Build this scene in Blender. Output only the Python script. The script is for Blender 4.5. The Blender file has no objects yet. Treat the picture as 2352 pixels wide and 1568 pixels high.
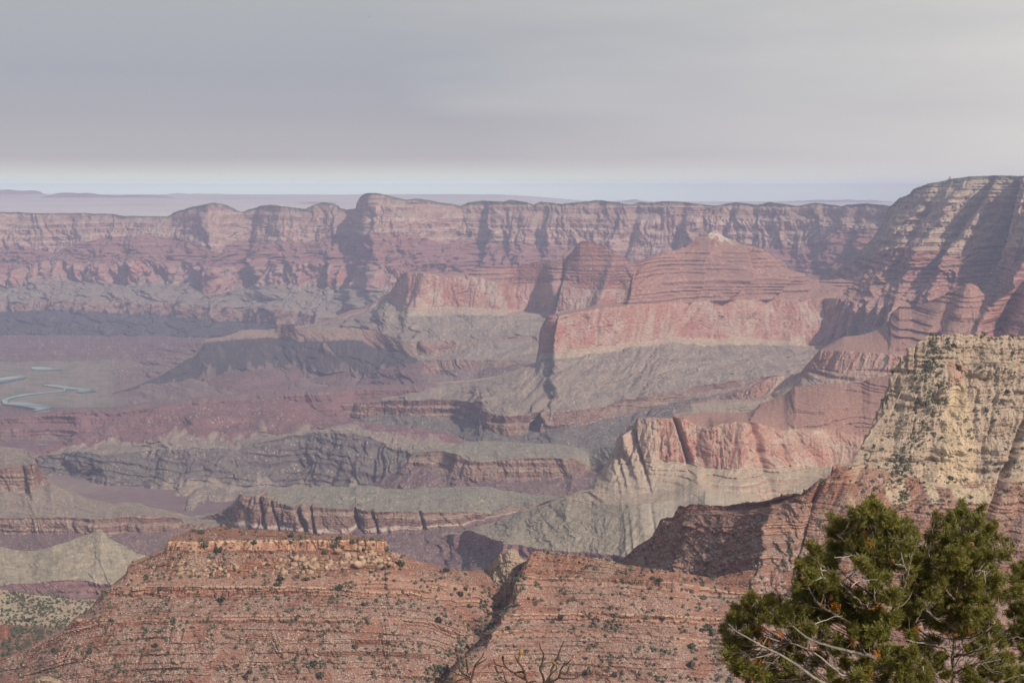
import bpy, math, random, time
import numpy as np
from mathutils import Vector
T0 = time.time()
C = bpy.context.scene
COL = C.collection
R = math.radians

# ------------------------------------------------------------------ camera
F, CX, CY, HOR = 3307.0, 1176.0, 784.0, 434.0      # focal length and level line in units of a 2352-wide picture
PITCH = math.atan((CY - HOR) / F)
cam_d = bpy.data.cameras.new('camera')
cam_d.sensor_width = 36.0
cam_d.lens = 36.0 * F / 2352.0
cam_d.clip_start, cam_d.clip_end = 0.1, 200000.0
cam = bpy.data.objects.new('camera', cam_d)
cam.rotation_euler = (math.pi / 2 - PITCH, 0, 0)
COL.objects.link(cam)
C.camera = cam

# ------------------------------------------------------------------ sun and sky
SUN_AZ, SUN_EL = R(137.0), R(38.0)
S = Vector((math.sin(SUN_AZ) * math.cos(SUN_EL), math.cos(SUN_AZ) * math.cos(SUN_EL), math.sin(SUN_EL)))
sun_d = bpy.data.lights.new('sun', 'SUN')
sun_d.energy, sun_d.angle, sun_d.color = 4.4, R(0.8), (1.0, 0.92, 0.81)
sun = bpy.data.objects.new('sun', sun_d)
sun.rotation_euler = S.to_track_quat('Z', 'Y').to_euler()
sun.location = S * 200
COL.objects.link(sun)

W = bpy.data.worlds.new('World')
C.world = W
W.use_nodes = True
nt = W.node_tree
nt.nodes.clear()
def nd(t, typ, **kw):
    n = t.nodes.new(typ)
    for k, v in kw.items():
        setattr(n, k, v)
    return n
def ramp(t, stops, interp='LINEAR'):
    n = t.nodes.new('ShaderNodeValToRGB')
    n.color_ramp.interpolation = interp
    e = n.color_ramp.elements
    while len(e) < len(stops):
        e.new(0.5)
    for i, (p, c) in enumerate(stops):
        e[i].position = p
        e[i].color = (*c, 1.0)
    return n
sky = nd(nt, 'ShaderNodeTexSky', sky_type='NISHITA', sun_disc=False, sun_elevation=SUN_EL, sun_rotation=SUN_AZ)
sky.altitude, sky.air_density, sky.dust_density = 2200.0, 1.0, 2.0
tc = nd(nt, 'ShaderNodeTexCoord')
sx = nd(nt, 'ShaderNodeSeparateXYZ')
nt.links.new(tc.outputs['Generated'], sx.inputs[0])
# height above the horizon, bent by slow noise so that the layered cloud has soft uneven edges
mp = nd(nt, 'ShaderNodeMapping')
mp.inputs['Scale'].default_value = (2.2, 2.2, 16.0)
nt.links.new(tc.outputs['Generated'], mp.inputs[0])
ns = nd(nt, 'ShaderNodeTexNoise')
ns.inputs['Scale'].default_value, ns.inputs['Detail'].default_value, ns.inputs['Roughness'].default_value = 1.5, 4.0, 0.5
nt.links.new(mp.outputs[0], ns.inputs['Vector'])
def mth(t, op, a, b=None, c=None):
    n = t.nodes.new('ShaderNodeMath')
    n.operation = op
    for i, v in enumerate((a, b, c)):
        if v is None:
            continue
        if isinstance(v, (int, float)):
            n.inputs[i].default_value = v
        else:
            t.links.new(v, n.inputs[i])
    return n.outputs[0]
nz_ = mth(nt, 'SUBTRACT', ns.outputs['Fac'], 0.5)
zc_ = nd(nt, 'ShaderNodeMapRange')
zc_.inputs['From Min'].default_value, zc_.inputs['From Max'].default_value = 0.008, 0.06
zc_.inputs['To Min'].default_value, zc_.inputs['To Max'].default_value = 0.1, 1.0
nt.links.new(sx.outputs['Z'], zc_.inputs['Value'])
nz2_ = mth(nt, 'MULTIPLY', nz_, zc_.outputs[0])
zz = mth(nt, 'MULTIPLY_ADD', nz2_, 0.026, sx.outputs['Z'])
hz = mth(nt, 'MULTIPLY', zz, 1 / 0.16)
SK = 10.0                                            # sky units per display unit at the background strength below
def sk(*c):                                          # sRGB 0-255 to sky units
    return tuple(((v / 255.0) / 12.92 if v < 10 else (((v / 255.0) + 0.055) / 1.055) ** 2.4) for v in c)
cloud = ramp(nt, [(0.0, (1.3, 1.45, 1.25)), (0.02, (1.2, 1.34, 1.16)), (0.036, (.84, .91, .82)), (0.064, (.72, .725, .655)), (0.093, (.595, .575, .55)), (0.131, (.495, .478, .49)),
                  (0.30, sk(175, 174, 181)), (0.50, sk(169, 172, 181)), (0.75, sk(174, 177, 182)), (1.0, sk(182, 184, 186))], 'LINEAR')
nt.links.new(hz, cloud.inputs[0])
# the deck thins and brightens to the right
br = nd(nt, 'ShaderNodeMapRange')
br.inputs['From Min'].default_value, br.inputs['From Max'].default_value = -0.05, 0.42
br.inputs['To Min'].default_value, br.inputs['To Max'].default_value = 0.0, 1.0
xb = mth(nt, 'MULTIPLY_ADD', nz_, 0.35, sx.outputs['X'])
nt.links.new(xb, br.inputs['Value'])
mx = nd(nt, 'ShaderNodeMix', data_type='RGBA')
nt.links.new(br.outputs[0], mx.inputs['Factor'])
nt.links.new(cloud.outputs[0], mx.inputs['A'])
mx.inputs['B'].default_value = (*sk(217, 214, 210), 1)
sc_ = nd(nt, 'ShaderNodeVectorMath', operation='SCALE')
sc_.inputs['Scale'].default_value = SK
nt.links.new(mx.outputs['Result'], sc_.inputs[0])
# overhead, thin cloud over blue sky
mf = nd(nt, 'ShaderNodeMapRange')
mf.inputs['From Min'].default_value, mf.inputs['From Max'].default_value = 0.16, 0.5
mf.inputs['To Min'].default_value, mf.inputs['To Max'].default_value = 1.0, 0.55
nt.links.new(sx.outputs['Z'], mf.inputs['Value'])
m2 = nd(nt, 'ShaderNodeMix', data_type='RGBA')
nt.links.new(mf.outputs[0], m2.inputs['Factor'])
nt.links.new(sky.outputs[0], m2.inputs['A'])
nt.links.new(sc_.outputs[0], m2.inputs['B'])
bg = nd(nt, 'ShaderNodeBackground')
bg.inputs['Strength'].default_value = 0.1
nt.links.new(m2.outputs['Result'], bg.inputs['Color'])
out = nd(nt, 'ShaderNodeOutputWorld')
nt.links.new(bg.outputs[0], out.inputs['Surface'])
W.name = 'sky'

C.view_settings.view_transform = 'Standard'
C.view_settings.look = 'None'
C.view_settings.exposure = 0.0
C.view_settings.gamma = 1.0
cy = C.cycles
cy.use_denoising = True
cy.denoiser = 'OPENIMAGEDENOISE'
cy.denoising_prefilter = 'ACCURATE'
cy.denoising_input_passes = 'RGB_ALBEDO_NORMAL'
cy.max_bounces, cy.diffuse_bounces, cy.glossy_bounces, cy.transmission_bounces, cy.volume_bounces = 4, 2, 1, 2, 0
cy.transparent_max_bounces = 8
cy.sample_clamp_indirect = 4.0

# ------------------------------------------------------------------ helpers
def tag(o, label=None, cat=None, group=None, kind=None):
    if label: o['label'] = label
    if cat: o['category'] = cat
    if group: o['group'] = group
    if kind: o['kind'] = kind
    return o
def empty(name, loc=(0, 0, 0)):
    o = bpy.data.objects.new(name, None)
    o.location = loc
    o.empty_display_size = 0.3
    COL.objects.link(o)
    return o
def mesh_obj(name, V, faces, mat, parent=None, col=None, smooth=False, loc=None):
    """V (n,3); faces (m,k) array of quads or triangles, or a list of such arrays."""
    me = bpy.data.meshes.new(name)
    V = np.ascontiguousarray(V, dtype=np.float32)
    fl = faces if isinstance(faces, list) else [faces]
    fl = [np.asarray(f, dtype=np.int32) for f in fl if len(f)]
    me.vertices.add(len(V))
    me.vertices.foreach_set('co', V.ravel())
    idx = np.concatenate([f.ravel() for f in fl])
    tot = np.concatenate([np.full(len(f), f.shape[1], np.int32) for f in fl])
    st = np.concatenate([[0], np.cumsum(tot)[:-1]]).astype(np.int32)
    me.loops.add(len(idx))
    me.loops.foreach_set('vertex_index', idx)
    me.polygons.add(len(tot))
    me.polygons.foreach_set('loop_start', st)
    me.polygons.foreach_set('loop_total', tot)
    if smooth:
        me.polygons.foreach_set('use_smooth', np.ones(len(tot), bool))
    if col is not None:
        a = me.attributes.new('albedo', 'FLOAT_COLOR', 'POINT')
        c4 = np.ones((len(V), 4), np.float32)
        c4[:, :3] = col
        a.data.foreach_set('color', c4.ravel())
    me.update()
    me.validate()
    if mat: me.materials.append(mat)
    o = bpy.data.objects.new(name, me)
    if loc is not None: o.location = loc
    if parent is not None: o.parent = parent
    COL.objects.link(o)
    return o

def _h(ix, iy, iz):
    h = (ix.astype(np.uint32) * np.uint32(374761393)) ^ (iy.astype(np.uint32) * np.uint32(668265263)) ^ (iz.astype(np.uint32) * np.uint32(2147483647 - 58))
    h = (h ^ (h >> np.uint32(13))) * np.uint32(1274126177)
    h = h ^ (h >> np.uint32(16))
    return h.astype(np.float32) * np.float32(2.0 / 4294967295.0) - np.float32(1.0)
_GA = np.cos(np.arange(256) * 2 * math.pi / 256).astype(np.float32)
_GB = np.sin(np.arange(256) * 2 * math.pi / 256).astype(np.float32)
def _hu(ix, iy, s):
    h = (ix.astype(np.uint32) * np.uint32(374761393)) ^ (iy.astype(np.uint32) * np.uint32(668265263)) ^ np.uint32((s * 7919 + 13) * 2246822519 % 4294967296)
    h = (h ^ (h >> np.uint32(13))) * np.uint32(1274126177)
    return ((h ^ (h >> np.uint32(16))) & np.uint32(255)).astype(np.int32)
def n2(x, y, seed=0):
    """gradient noise, about -1..1"""
    x, y = np.broadcast_arrays(np.asarray(x, np.float64), np.asarray(y, np.float64))
    x, y = 0.8253 * x - 0.5646 * y, 0.5646 * x + 0.8253 * y
    xf, yf = np.floor(x), np.floor(y)
    fx, fy = (x - xf).astype(np.float32), (y - yf).astype(np.float32)
    ix, iy = xf.astype(np.int64), yf.astype(np.int64)
    ux, uy = fx * fx * fx * (fx * (fx * 6 - 15) + 10), fy * fy * fy * (fy * (fy * 6 - 15) + 10)
    def g(dx, dy):
        k = _hu(ix + dx, iy + dy, seed)
        return _GA[k] * (fx - dx) + _GB[k] * (fy - dy)
    a, b, c, d = g(0, 0), g(1, 0), g(0, 1), g(1, 1)
    return 1.6 * ((a + (b - a) * ux) * (1 - uy) + (c + (d - c) * ux) * uy)
def fbm(x, y, oct=4, seed=0, gain=0.5, lac=2.03):
    r, a, t = 0.0, 1.0, 0.0
    x, y = np.asarray(x, np.float64), np.asarray(y, np.float64)
    for k in range(oct):
        r = r + a * n2(x + 17.3 * k, y - 9.1 * k, seed + k)
        t += a
        a *= gain
        x, y = lac * (0.8 * x - 0.6 * y), lac * (0.6 * x + 0.8 * y)
    return r / t * 1.45
def sstep(x, a, b):
    t = np.clip((x - a) / (b - a), 0, 1)
    return t * t * (3 - 2 * t)
def mixc(a, b, f):
    return a + (np.asarray(b, np.float32) - a) * f[..., None]

CP, SP = math.cos(PITCH), math.sin(PITCH)
def unproj(px, py, Y):
    a = (np.asarray(px, float) - CX) / F
    b = (CY - np.asarray(py, float)) / F
    dy, dz = CP + b * SP, -SP + b * CP
    k = Y / dy
    return np.stack(np.broadcast_arrays(a * k, Y + 0 * k, dz * k), -1)
def unproj_z(px, py, z):
    a = (px - CX) / F
    b = (CY - py) / F
    k = z / (-SP + b * CP)
    return Vector((a * k, (CP + b * SP) * k, z))
SRC = {'0': (0, 0, 1), '1': (0, 373.2, .3478), '2': (746.5, 373.2, .3478), '3': (1550.4, 344.5, .3479), '4': (0, 861.3, .3478),
       '5': (746.5, 861.3, .3478), '6': (1550.4, 746.5, .3479), '7': (0, 1091, .3418), '8': (746.5, 1091, .3418), '9': (1550.4, 1091, .3408)}
def pts(spec):
    o = []
    for part in spec.split(';'):
        if not part.strip(): continue
        k, v = part.split(':')
        ox, oy, s = SRC[k.strip()]
        v = [float(q) for q in v.split()]
        o += [(ox + s * v[i], oy + s * v[i + 1]) for i in range(0, len(v), 2)]
    return np.array(sorted(o))
def yline(spec, u):
    if isinstance(spec, (int, float)):
        return np.full(len(u), float(spec))
    v = [float(q) for q in spec.split()]
    return np.interp(u, v[0::2], v[1::2])
def blur(a, w):
    if w < 1: return a
    k = np.hanning(2 * w + 3)
    k /= k.sum()
    return np.convolve(np.pad(a, w + 1, mode='edge'), k, mode='valid')

# ------------------------------------------------------------------ materials
def rock_material(name, scale, amp=0.25, bump=0.0, bdist=1.0, rough=0.95):
    m = bpy.data.materials.new(name)
    m.use_nodes = True
    t = m.node_tree
    b = t.nodes['Principled BSDF']
    b.inputs['Roughness'].default_value = rough
    b.inputs['Specular IOR Level'].default_value = 0.12
    at = nd(t, 'ShaderNodeAttribute', attribute_name='albedo')
    co = nd(t, 'ShaderNodeTexCoord')
    n1 = nd(t, 'ShaderNodeTexNoise')
    n1.inputs['Scale'].default_value, n1.inputs['Detail'].default_value, n1.inputs['Roughness'].default_value = scale, 6.0, 0.7
    mpn = nd(t, 'ShaderNodeMapping')
    mpn.inputs['Scale'].default_value = (1, 1, 2.5)
    t.links.new(co.outputs['Object'], mpn.inputs[0])
    t.links.new(mpn.outputs[0], n1.inputs['Vector'])
    mr = nd(t, 'ShaderNodeMapRange')
    mr.inputs['From Min'].default_value, mr.inputs['From Max'].default_value = 0.3, 0.7
    mr.inputs['To Min'].default_value, mr.inputs['To Max'].default_value = 1 - amp, 1 + amp
    t.links.new(n1.outputs['Fac'], mr.inputs['Value'])
    vs = nd(t, 'ShaderNodeVectorMath', operation='SCALE')
    t.links.new(at.outputs['Color'], vs.inputs[0])
    t.links.new(mr.outputs[0], vs.inputs['Scale'])
    t.links.new(vs.outputs[0], b.inputs['Base Color'])
    if bump:
        bp = nd(t, 'ShaderNodeBump')
        bp.inputs['Strength'].default_value, bp.inputs['Distance'].default_value = bump, bdist
        t.links.new(n1.outputs['Fac'], bp.inputs['Height'])
        t.links.new(bp.outputs[0], b.inputs['Normal'])
    return m
M_FAR = rock_material('far_rock', 1 / 60.0, 0.22)
M_MID = rock_material('canyon_rock', 1 / 18.0, 0.25, 0.5, 6.0)
M_NEAR = rock_material('near_rock', 1 / 3.0, 0.28, 0.6, 1.2)
def plain_material(name, col, amp=0.25, scale=5.0, rough=0.85, spec=0.2, bump=0.0):
    m = bpy.data.materials.new(name)
    m.use_nodes = True
    t = m.node_tree
    b = t.nodes['Principled BSDF']
    b.inputs['Roughness'].default_value = rough
    b.inputs['Specular IOR Level'].default_value = spec
    co = nd(t, 'ShaderNodeTexCoord')
    n1 = nd(t, 'ShaderNodeTexNoise')
    n1.inputs['Scale'].default_value, n1.inputs['Detail'].default_value = scale, 5.0
    t.links.new(co.outputs['Object'], n1.inputs['Vector'])
    rp = ramp(t, [(0.3, tuple(c * (1 - amp) for c in col)), (0.7, tuple(min(1, c * (1 + amp)) for c in col))])
    t.links.new(n1.outputs['Fac'], rp.inputs[0])
    oi = nd(t, 'ShaderNodeObjectInfo')
    mr = nd(t, 'ShaderNodeMapRange')
    mr.inputs['To Min'].default_value, mr.inputs['To Max'].default_value = 0.75, 1.2
    t.links.new(oi.outputs['Random'], mr.inputs['Value'])
    vs = nd(t, 'ShaderNodeVectorMath', operation='SCALE')
    t.links.new(rp.outputs[0], vs.inputs[0])
    t.links.new(mr.outputs[0], vs.inputs['Scale'])
    t.links.new(vs.outputs[0], b.inputs['Base Color'])
    if bump:
        bp = nd(t, 'ShaderNodeBump')
        bp.inputs['Strength'].default_value, bp.inputs['Distance'].default_value = bump, 0.1
        t.links.new(n1.outputs['Fac'], bp.inputs['Height'])
        t.links.new(bp.outputs[0], b.inputs['Normal'])
    return m

# ------------------------------------------------------------------ rock colours: (main, second, streak, gentle-slope cover), lamination, streak, cover, plants
VEG = (0.075, 0.088, 0.05)
MAT = {
 'rim':    ((.37, .225, .175), (.29, .165, .13), (.42, .33, .26), (.24, .21, .14), .30, .5, .6, .25),
 'cream':  ((.40, .305, .23), (.335, .24, .175), (.28, .18, .13), (.36, .275, .195), .30, .4, .7, .35),
 'cream_far': ((.41, .25, .20), (.33, .18, .14), (.47, .355, .29), (.32, .255, .18), .30, .5, .7, .45),
 'dvrim':  ((.39, .28, .205), (.29, .195, .15), (.45, .36, .28), (.27, .23, .155), .30, .5, .7, .70),
 'dvcream': ((.43, .305, .225), (.34, .21, .155), (.47, .37, .28), (.31, .24, .165), .35, .5, .7, .65),
 'supai':  ((.24, .095, .072), (.19, .075, .058), (.39, .23, .17), (.325, .18, .135), .6, .2, .9, .25),
 'supai_far': ((.27, .12, .10), (.21, .085, .073), (.32, .19, .155), (.25, .145, .12), .50, .3, .4, .10),
 'redwall': ((.365, .19, .145), (.34, .155, .115), (.44, .335, .26), (.35, .26, .19), .20, .55, .6, .10),
 'redwall_far': ((.36, .165, .13), (.28, .14, .12), (.35, .245, .20), (.29, .23, .18), .16, .6, .5, .05),
 'muav':   ((.40, .27, .20), (.33, .19, .14), (.46, .38, .29), (.37, .30, .21), .60, .3, .7, .15),
 'ba':     ((.25, .195, .15), (.20, .158, .128), (.335, .25, .195), (.235, .19, .145), .22, .45, .3, .35),
 'ba_green': ((.238, .208, .155), (.205, .182, .14), (.285, .235, .18), (.225, .21, .152), .12, .3, .3, .45),
 'ba_tan': ((.30, .245, .175), (.255, .215, .15), (.38, .305, .225), (.285, .24, .17), .20, .5, .3, .25),
 'tapeats': ((.225, .118, .09), (.165, .085, .066), (.34, .235, .18), (.235, .175, .13), .45, .5, .8, .10),
 'dox':    ((.165, .098, .095), (.135, .082, .083), (.225, .155, .135), (.175, .122, .108), .35, .3, .4, .12),
 'doxred': ((.195, .10, .095), (.165, .09, .088), (.225, .145, .125), (.19, .115, .105), .25, .2, .2, .12),
 'schist': ((.115, .085, .085), (.09, .07, .073), (.19, .14, .12), (.165, .145, .115), .40, .4, .6, .15),
 'basalt_shade': ((.036, .036, .04), (.048, .043, .046), (.17, .13, .115), (.095, .078, .075), .25, .6, .4, .10),  # dark lava, lowered further so its colour holds the shadow on the ridge
 'floor':  ((.21, .148, .13), (.165, .11, .108), (.26, .20, .165), (.205, .155, .13), .10, .3, .2, .20),
 'redsoil': ((.22, .098, .062), (.185, .08, .052), (.35, .235, .175), (.262, .15, .113), .30, .25, .9, .22),
 'redledge': ((.265, .115, .076), (.21, .085, .058), (.43, .29, .20), (.31, .18, .13), .45, .3, .8, .10),
 'mesacap': ((.355, .18, .11), (.29, .13, .08), (.50, .34, .22), (.37, .20, .13), .18, .5, .3, .05),
 'shale':  ((.195, .082, .054), (.16, .065, .044), (.35, .235, .175), (.25, .15, .115), .35, .2, .95, .20),
 'tanscrub': ((.38, .31, .215), (.37, .25, .17), (.44, .36, .26), (.37, .30, .20), .06, .3, .3, .25),
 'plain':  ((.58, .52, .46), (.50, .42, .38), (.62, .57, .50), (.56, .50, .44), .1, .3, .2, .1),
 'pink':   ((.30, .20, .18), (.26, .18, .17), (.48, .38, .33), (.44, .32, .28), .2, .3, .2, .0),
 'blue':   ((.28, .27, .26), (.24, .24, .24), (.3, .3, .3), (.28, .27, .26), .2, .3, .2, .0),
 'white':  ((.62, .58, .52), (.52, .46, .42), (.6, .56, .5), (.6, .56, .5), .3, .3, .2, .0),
 'top':    ((.24, .21, .14), (.17, .16, .10), (.30, .25, .18), (.17, .165, .10), .05, .2, .4, .6),
}
SURF = {}
# ------------------------------------------------------------------ landforms
def relief(s, z, w, lam, slant, seed, oct=5, coh=3.2):
    sw = s + slant * z
    sw = sw + lam * 0.32 * fbm(s / (lam * 1.6), w / (lam * 1.3), 3, seed + 50) + lam * .06 * fbm(s / (lam * .3), w / (lam * .3), 2, seed + 55)
    r, a, tot, L, sh = 0.0, 1.0, 0.0, lam, 0.0
    for k in range(oct):
        n = n2(sw / L + 3.7 * k + sh, w / (L * coh) + 1.9 * k, seed + 3 * k)
        b = np.abs(n) * 2.2 - 0.75                         # round buttresses, sharp clefts
        r = r + a * b
        tot += a
        sh = sh + 0.25 * b
        L /= 2.35
        a *= 0.52
    return r / tot
CLIFFS = ('dvrim', 'dvcream', 'redwall', 'redwall_far', 'tapeats', 'cream', 'cream_far', 'rim', 'redledge', 'muav', 'schist', 'basalt_shade', 'doxred')
HARD = ('dvrim', 'dvcream', 'redwall', 'redwall_far', 'tapeats', 'cream', 'cream_far', 'rim', 'redledge', 'muav', 'mesacap', 'supai', 'supai_far')
SLOPES = ('ba', 'ba_green', 'ba_tan', 'dox', 'basalt_shade', 'redsoil', 'shale', 'schist', 'supai_far')
def blocks(s, t, lb, depth, courses, seed):
    r = np.floor(t * courses + 0.25 * n2(s / (lb * 9), 0 * s + 3, seed + 1))
    sj = s / lb + 7.3 * n2(r * 3.7 + 0.5, 0 * r + 0.5, seed + 2) + 0.45 * n2(s / lb * .6, r * 1.7, seed + 3)
    c = np.floor(sj)
    f = sj - c
    h = _h(c.astype(np.int64), r.astype(np.int64), np.full(1, seed, np.int64))
    gap = 1 - sstep(np.minimum(f, 1 - f), 0, .13)
    ft = t * courses - np.floor(t * courses)
    und = (1 - sstep(ft, 0, .12)) * (0.5 + 0.5 * _h(r.astype(np.int64), c.astype(np.int64), np.full(1, seed + 9, np.int64)))
    return depth * (0.6 * h - 1.1 * gap * (0.6 + 0.4 * h) - 0.5 * und)
def landform(name, label, x0, x1, lines, bands, lam=500.0, dx=1.6, back=(400.0, 60.0), skirt=250.0, slant=0.0, seed=1, jit=0.8,
             mat=None, level=True, fine=1.0, yb=8, spurs=(), kind='structure', vs=25.0, dirx=None, vert=None, vmul=1.0, coh=3.2, keep=None, maxrow=170, oct=5, rows=1.6, pale=0.0):
    u = np.arange(x0, x1 + dx, dx)
    if vert is None: vert = lam * .028
    N = len(u)
    P, A, PY = [], [], []
    prev = None
    for i, (sp, Y, a) in enumerate(lines):
        q = pts(sp)
        py = np.interp(u, q[:, 0], q[:, 1])
        py = py + jit * (0.8 * n2(u / 21.0, 0 * u + i * 7.3, seed) + 0.6 * n2(u / 7.0, 0 * u + i * 3.1, seed + 1) + 0.35 * n2(u / 2.6, 0 * u + i, seed + 2))
        if prev is not None: py = np.maximum(py, prev + 0.25)
        prev = py
        Yv = Y0 * Y[0] if isinstance(Y, tuple) else blur(yline(Y, u), yb)
        if i == 0: Y0 = Yv
        PY.append(py)
        P.append(unproj(u, py, Yv))
        A.append(np.full(N, float(a)) if isinstance(a, (int, float)) else blur(yline(a, u), 6))
    ref = np.mean([p[:, :2] for p in P], 0)
    wr = max(4, int(40 / dx))
    ref = np.stack([blur(ref[:, 0], wr), blur(ref[:, 1], wr)], -1)
    seg = np.r_[0, np.cumsum(np.hypot(*np.diff(ref, axis=0).T))]
    ds = np.gradient(ref, axis=0)
    wv = max(4, int(30 / dx))
    tx, ty = blur(ds[:, 0], wv), blur(ds[:, 1], wv)
    ln = np.hypot(tx, ty) + 1e-9
    dn = np.stack([ty / ln, -tx / ln], -1)                    # towards the camera side
    if dirx is not None:
        dn = np.tile(np.array(dirx, float) / np.hypot(*dirx), (N, 1))
    rowsP, rowsA, rowsB, rowsT, rowsF = [], [], [], [], []
    # back of the crest
    bd, bz = back
    for k, f in enumerate((1.0, 0.45, 0.12)):
        q = P[0].copy()
        dep = np.maximum(0.0, -q[:, 2] / q[:, 1])
        q[:, :2] *= (1 + f * bd / q[:, 1:2])
        q[:, 2] -= f * np.maximum(bz, bd * dep * 1.3)
        rowsP.append(q); rowsA.append(A[0] * (1 - f)); rowsB.append(-1); rowsT.append(np.full(N, 0.5)); rowsF.append(np.full(N, 2.0))
    for i, bnd in enumerate(bands):
        h = PY[i + 1] - PY[i]
        m = int(np.clip(np.percentile(h, 97) / rows, 3, maxrow))
        for j in range(m + (i == len(bands) - 1)):
            t = np.full(N, j / m)
            hh = t
            n = bnd.get('n', 0)
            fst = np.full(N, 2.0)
            if n:
                cf = bnd.get('c', 0.55)
                if level:                                          # level beds at fixed heights
                    zt, zbm = P[i][:, 2], P[i + 1][:, 2]
                    H = np.maximum(zt - zbm, 1e-3)
                    hs = max(4.0, float(np.percentile(H, 85)) / n)
                    zz_ = zt + (zbm - zt) * t
                    fade = np.clip(H / (1.2 * hs), 0, 1)
                    for hq, sc_q in ((hs, 1.0), (hs / 3.3, .75)):
                        tw = (2000.0 - zz_) / hq + .25 * n2(seg / (lam * 3), zz_ / (hq * 2.5), seed + 9) + 1.1 * n2(zz_ / (hq * 3.1) + 9.7, 0 * zz_ + seed * .37, seed + 8)
                        k0, f = np.floor(tw), tw - np.floor(tw)
                        stq = bnd.get('s', .85) * np.clip(.7 + 1.6 * fbm(seg / (lam * 1.2), k0 * 3.17 + seed, 3, seed + 29), .1, 1.0) * fade * sc_q
                        g = np.clip((f - cf) / (1 - cf), 0, 1)
                        hh = hh + (g - f) * hq / np.maximum(H, hq) * stq
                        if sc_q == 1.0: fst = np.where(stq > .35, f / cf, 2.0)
                    hh = np.clip(hh, 0, 1)
                    n = 0
            if n:
                tw = t * n + 0.5 * n2(t * n * 1.3, seg / (lam * 3) + 5, seed + 9) * sstep(t, 0, .1) * sstep(1 - t, 0, .1)
                k0, f = np.floor(tw), tw - np.floor(tw)
                g = np.clip((f - cf) / (1 - cf), 0, 1)
                h1 = (k0 + g) / n
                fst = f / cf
                st = bnd.get('s', 0.85)
                st = st * np.clip(0.8 + 1.5 * fbm(seg / (lam * 1.2), k0 * 3.17 + seed, 3, seed + 29), 0.2, 1.0)
                hh = t * (1 - st) + h1 * st
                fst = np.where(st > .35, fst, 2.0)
                n_2 = n * 4.0
                tw2 = t * n_2 + 0.6 * n2(seg / (lam * .7), t * 9, seed + 19)
                f2 = tw2 - np.floor(tw2)
                g2 = np.clip((f2 - .5) / .5, 0, 1)
                hh = hh + (g2 - f2) / n_2 * 0.7 * st
            p = P[i] + (P[i + 1] - P[i]) * t[:, None]
            xy = P[i][:, :2] + (P[i + 1][:, :2] - P[i][:, :2]) * hh[:, None]
            p[:, :2] = xy
            rowsP.append(p)
            w = sstep(t, 0, 1)
            rowsA.append(A[i] * (1 - w) + A[i + 1] * w)
            rowsB.append(i)
            rowsT.append(t)
            rowsF.append(fst)
    q = P[-1].copy()
    q[:, 2] -= skirt
    rowsP.append(q); rowsA.append(A[-1]); rowsB.append(len(bands) - 1); rowsT.append(np.ones(N)); rowsF.append(np.full(N, 2.0))
    X = np.stack(rowsP)                                     # (M,N,3)
    Aa = np.stack(rowsA)
    B = np.array(rowsB)
    Tt = np.stack(rowsT)
    Ff = np.stack(rowsF)
    M_ = len(X)
    s = np.broadcast_to(seg[None, :], (M_, N))
    z = X[..., 2]
    pth = np.cumsum(np.linalg.norm(np.diff(X, axis=0, prepend=X[:1]), axis=-1), axis=0)
    rl = relief(s, z, pth, lam, slant, seed, oct, coh)
    d = Aa * rl
    w0 = np.where((B == 0)[:, None], np.interp(Tt, [0, .15, .6, 1], [.25, .7, 1, .2]), 0.0)
    for (px, w, amp, pw, *only) in spurs:                          # a spur (+) or recess (-) at a picture column
        sc = np.interp(px, u, seg)
        wm = w * np.mean(ref[:, 1]) / F
        dd = (s - sc + slant * (z - z.mean())) / wm
        d = d + amp * np.exp(-np.abs(dd) ** pw) * (w0 if only else np.minimum(1, Aa / (Aa.max() + 1e-6) * 1.5))
    # small blocks and ledges
    d = d + fine * (lam * 0.012) * fbm(s / (lam * .05), z / (lam * .02), 3, seed + 80)
    for bi, bnd in enumerate(bands):
        if 'jt' in bnd:
            r = np.where(B == bi)[0]
            bm_ = bnd['jm'](u[None, :] + 0 * s[r], Tt[r]) if 'jm' in bnd else 1.0
            for qj, (lb, dep, crs) in enumerate([bnd['jt']] + bnd.get('jt2', [])):
              d[r] += bm_ * blocks(s[r] + slant * z[r] * .3, Tt[r], lb, dep, crs, seed + 60 + bi + 31 * qj) * np.minimum(1, (PY[bi + 1] - PY[bi])[None, :] / 4) * np.minimum(1, 8 * np.minimum(Tt[r] + .03, 1.03 - Tt[r]))
    X[..., 0] += d * dn[None, :, 0]
    X[..., 1] += d * dn[None, :, 1]
    vm_ = np.array([.12 if (k >= 0 and bands[k]['m'] in HARD) else 1.0 for k in B])
    vm_ = blur(vm_, 3)
    X[..., 2] += vm_[:, None] * vert * vmul * np.minimum(1, Aa / (Aa.max() + 1e-6) * 3) * (0.7 * fbm(s / (lam * .5), pth / (lam * .5), 4, seed + 90) + 0.5 * rl)
    # normals
    gu, gv = np.gradient(X, axis=1), np.gradient(X, axis=0)
    nn = np.cross(gu, gv)
    nz = np.abs(nn[..., 2]) / (np.linalg.norm(nn, axis=-1) + 1e-9)
    # colour
    colr = np.zeros((M_, N, 3), np.float32)
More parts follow.
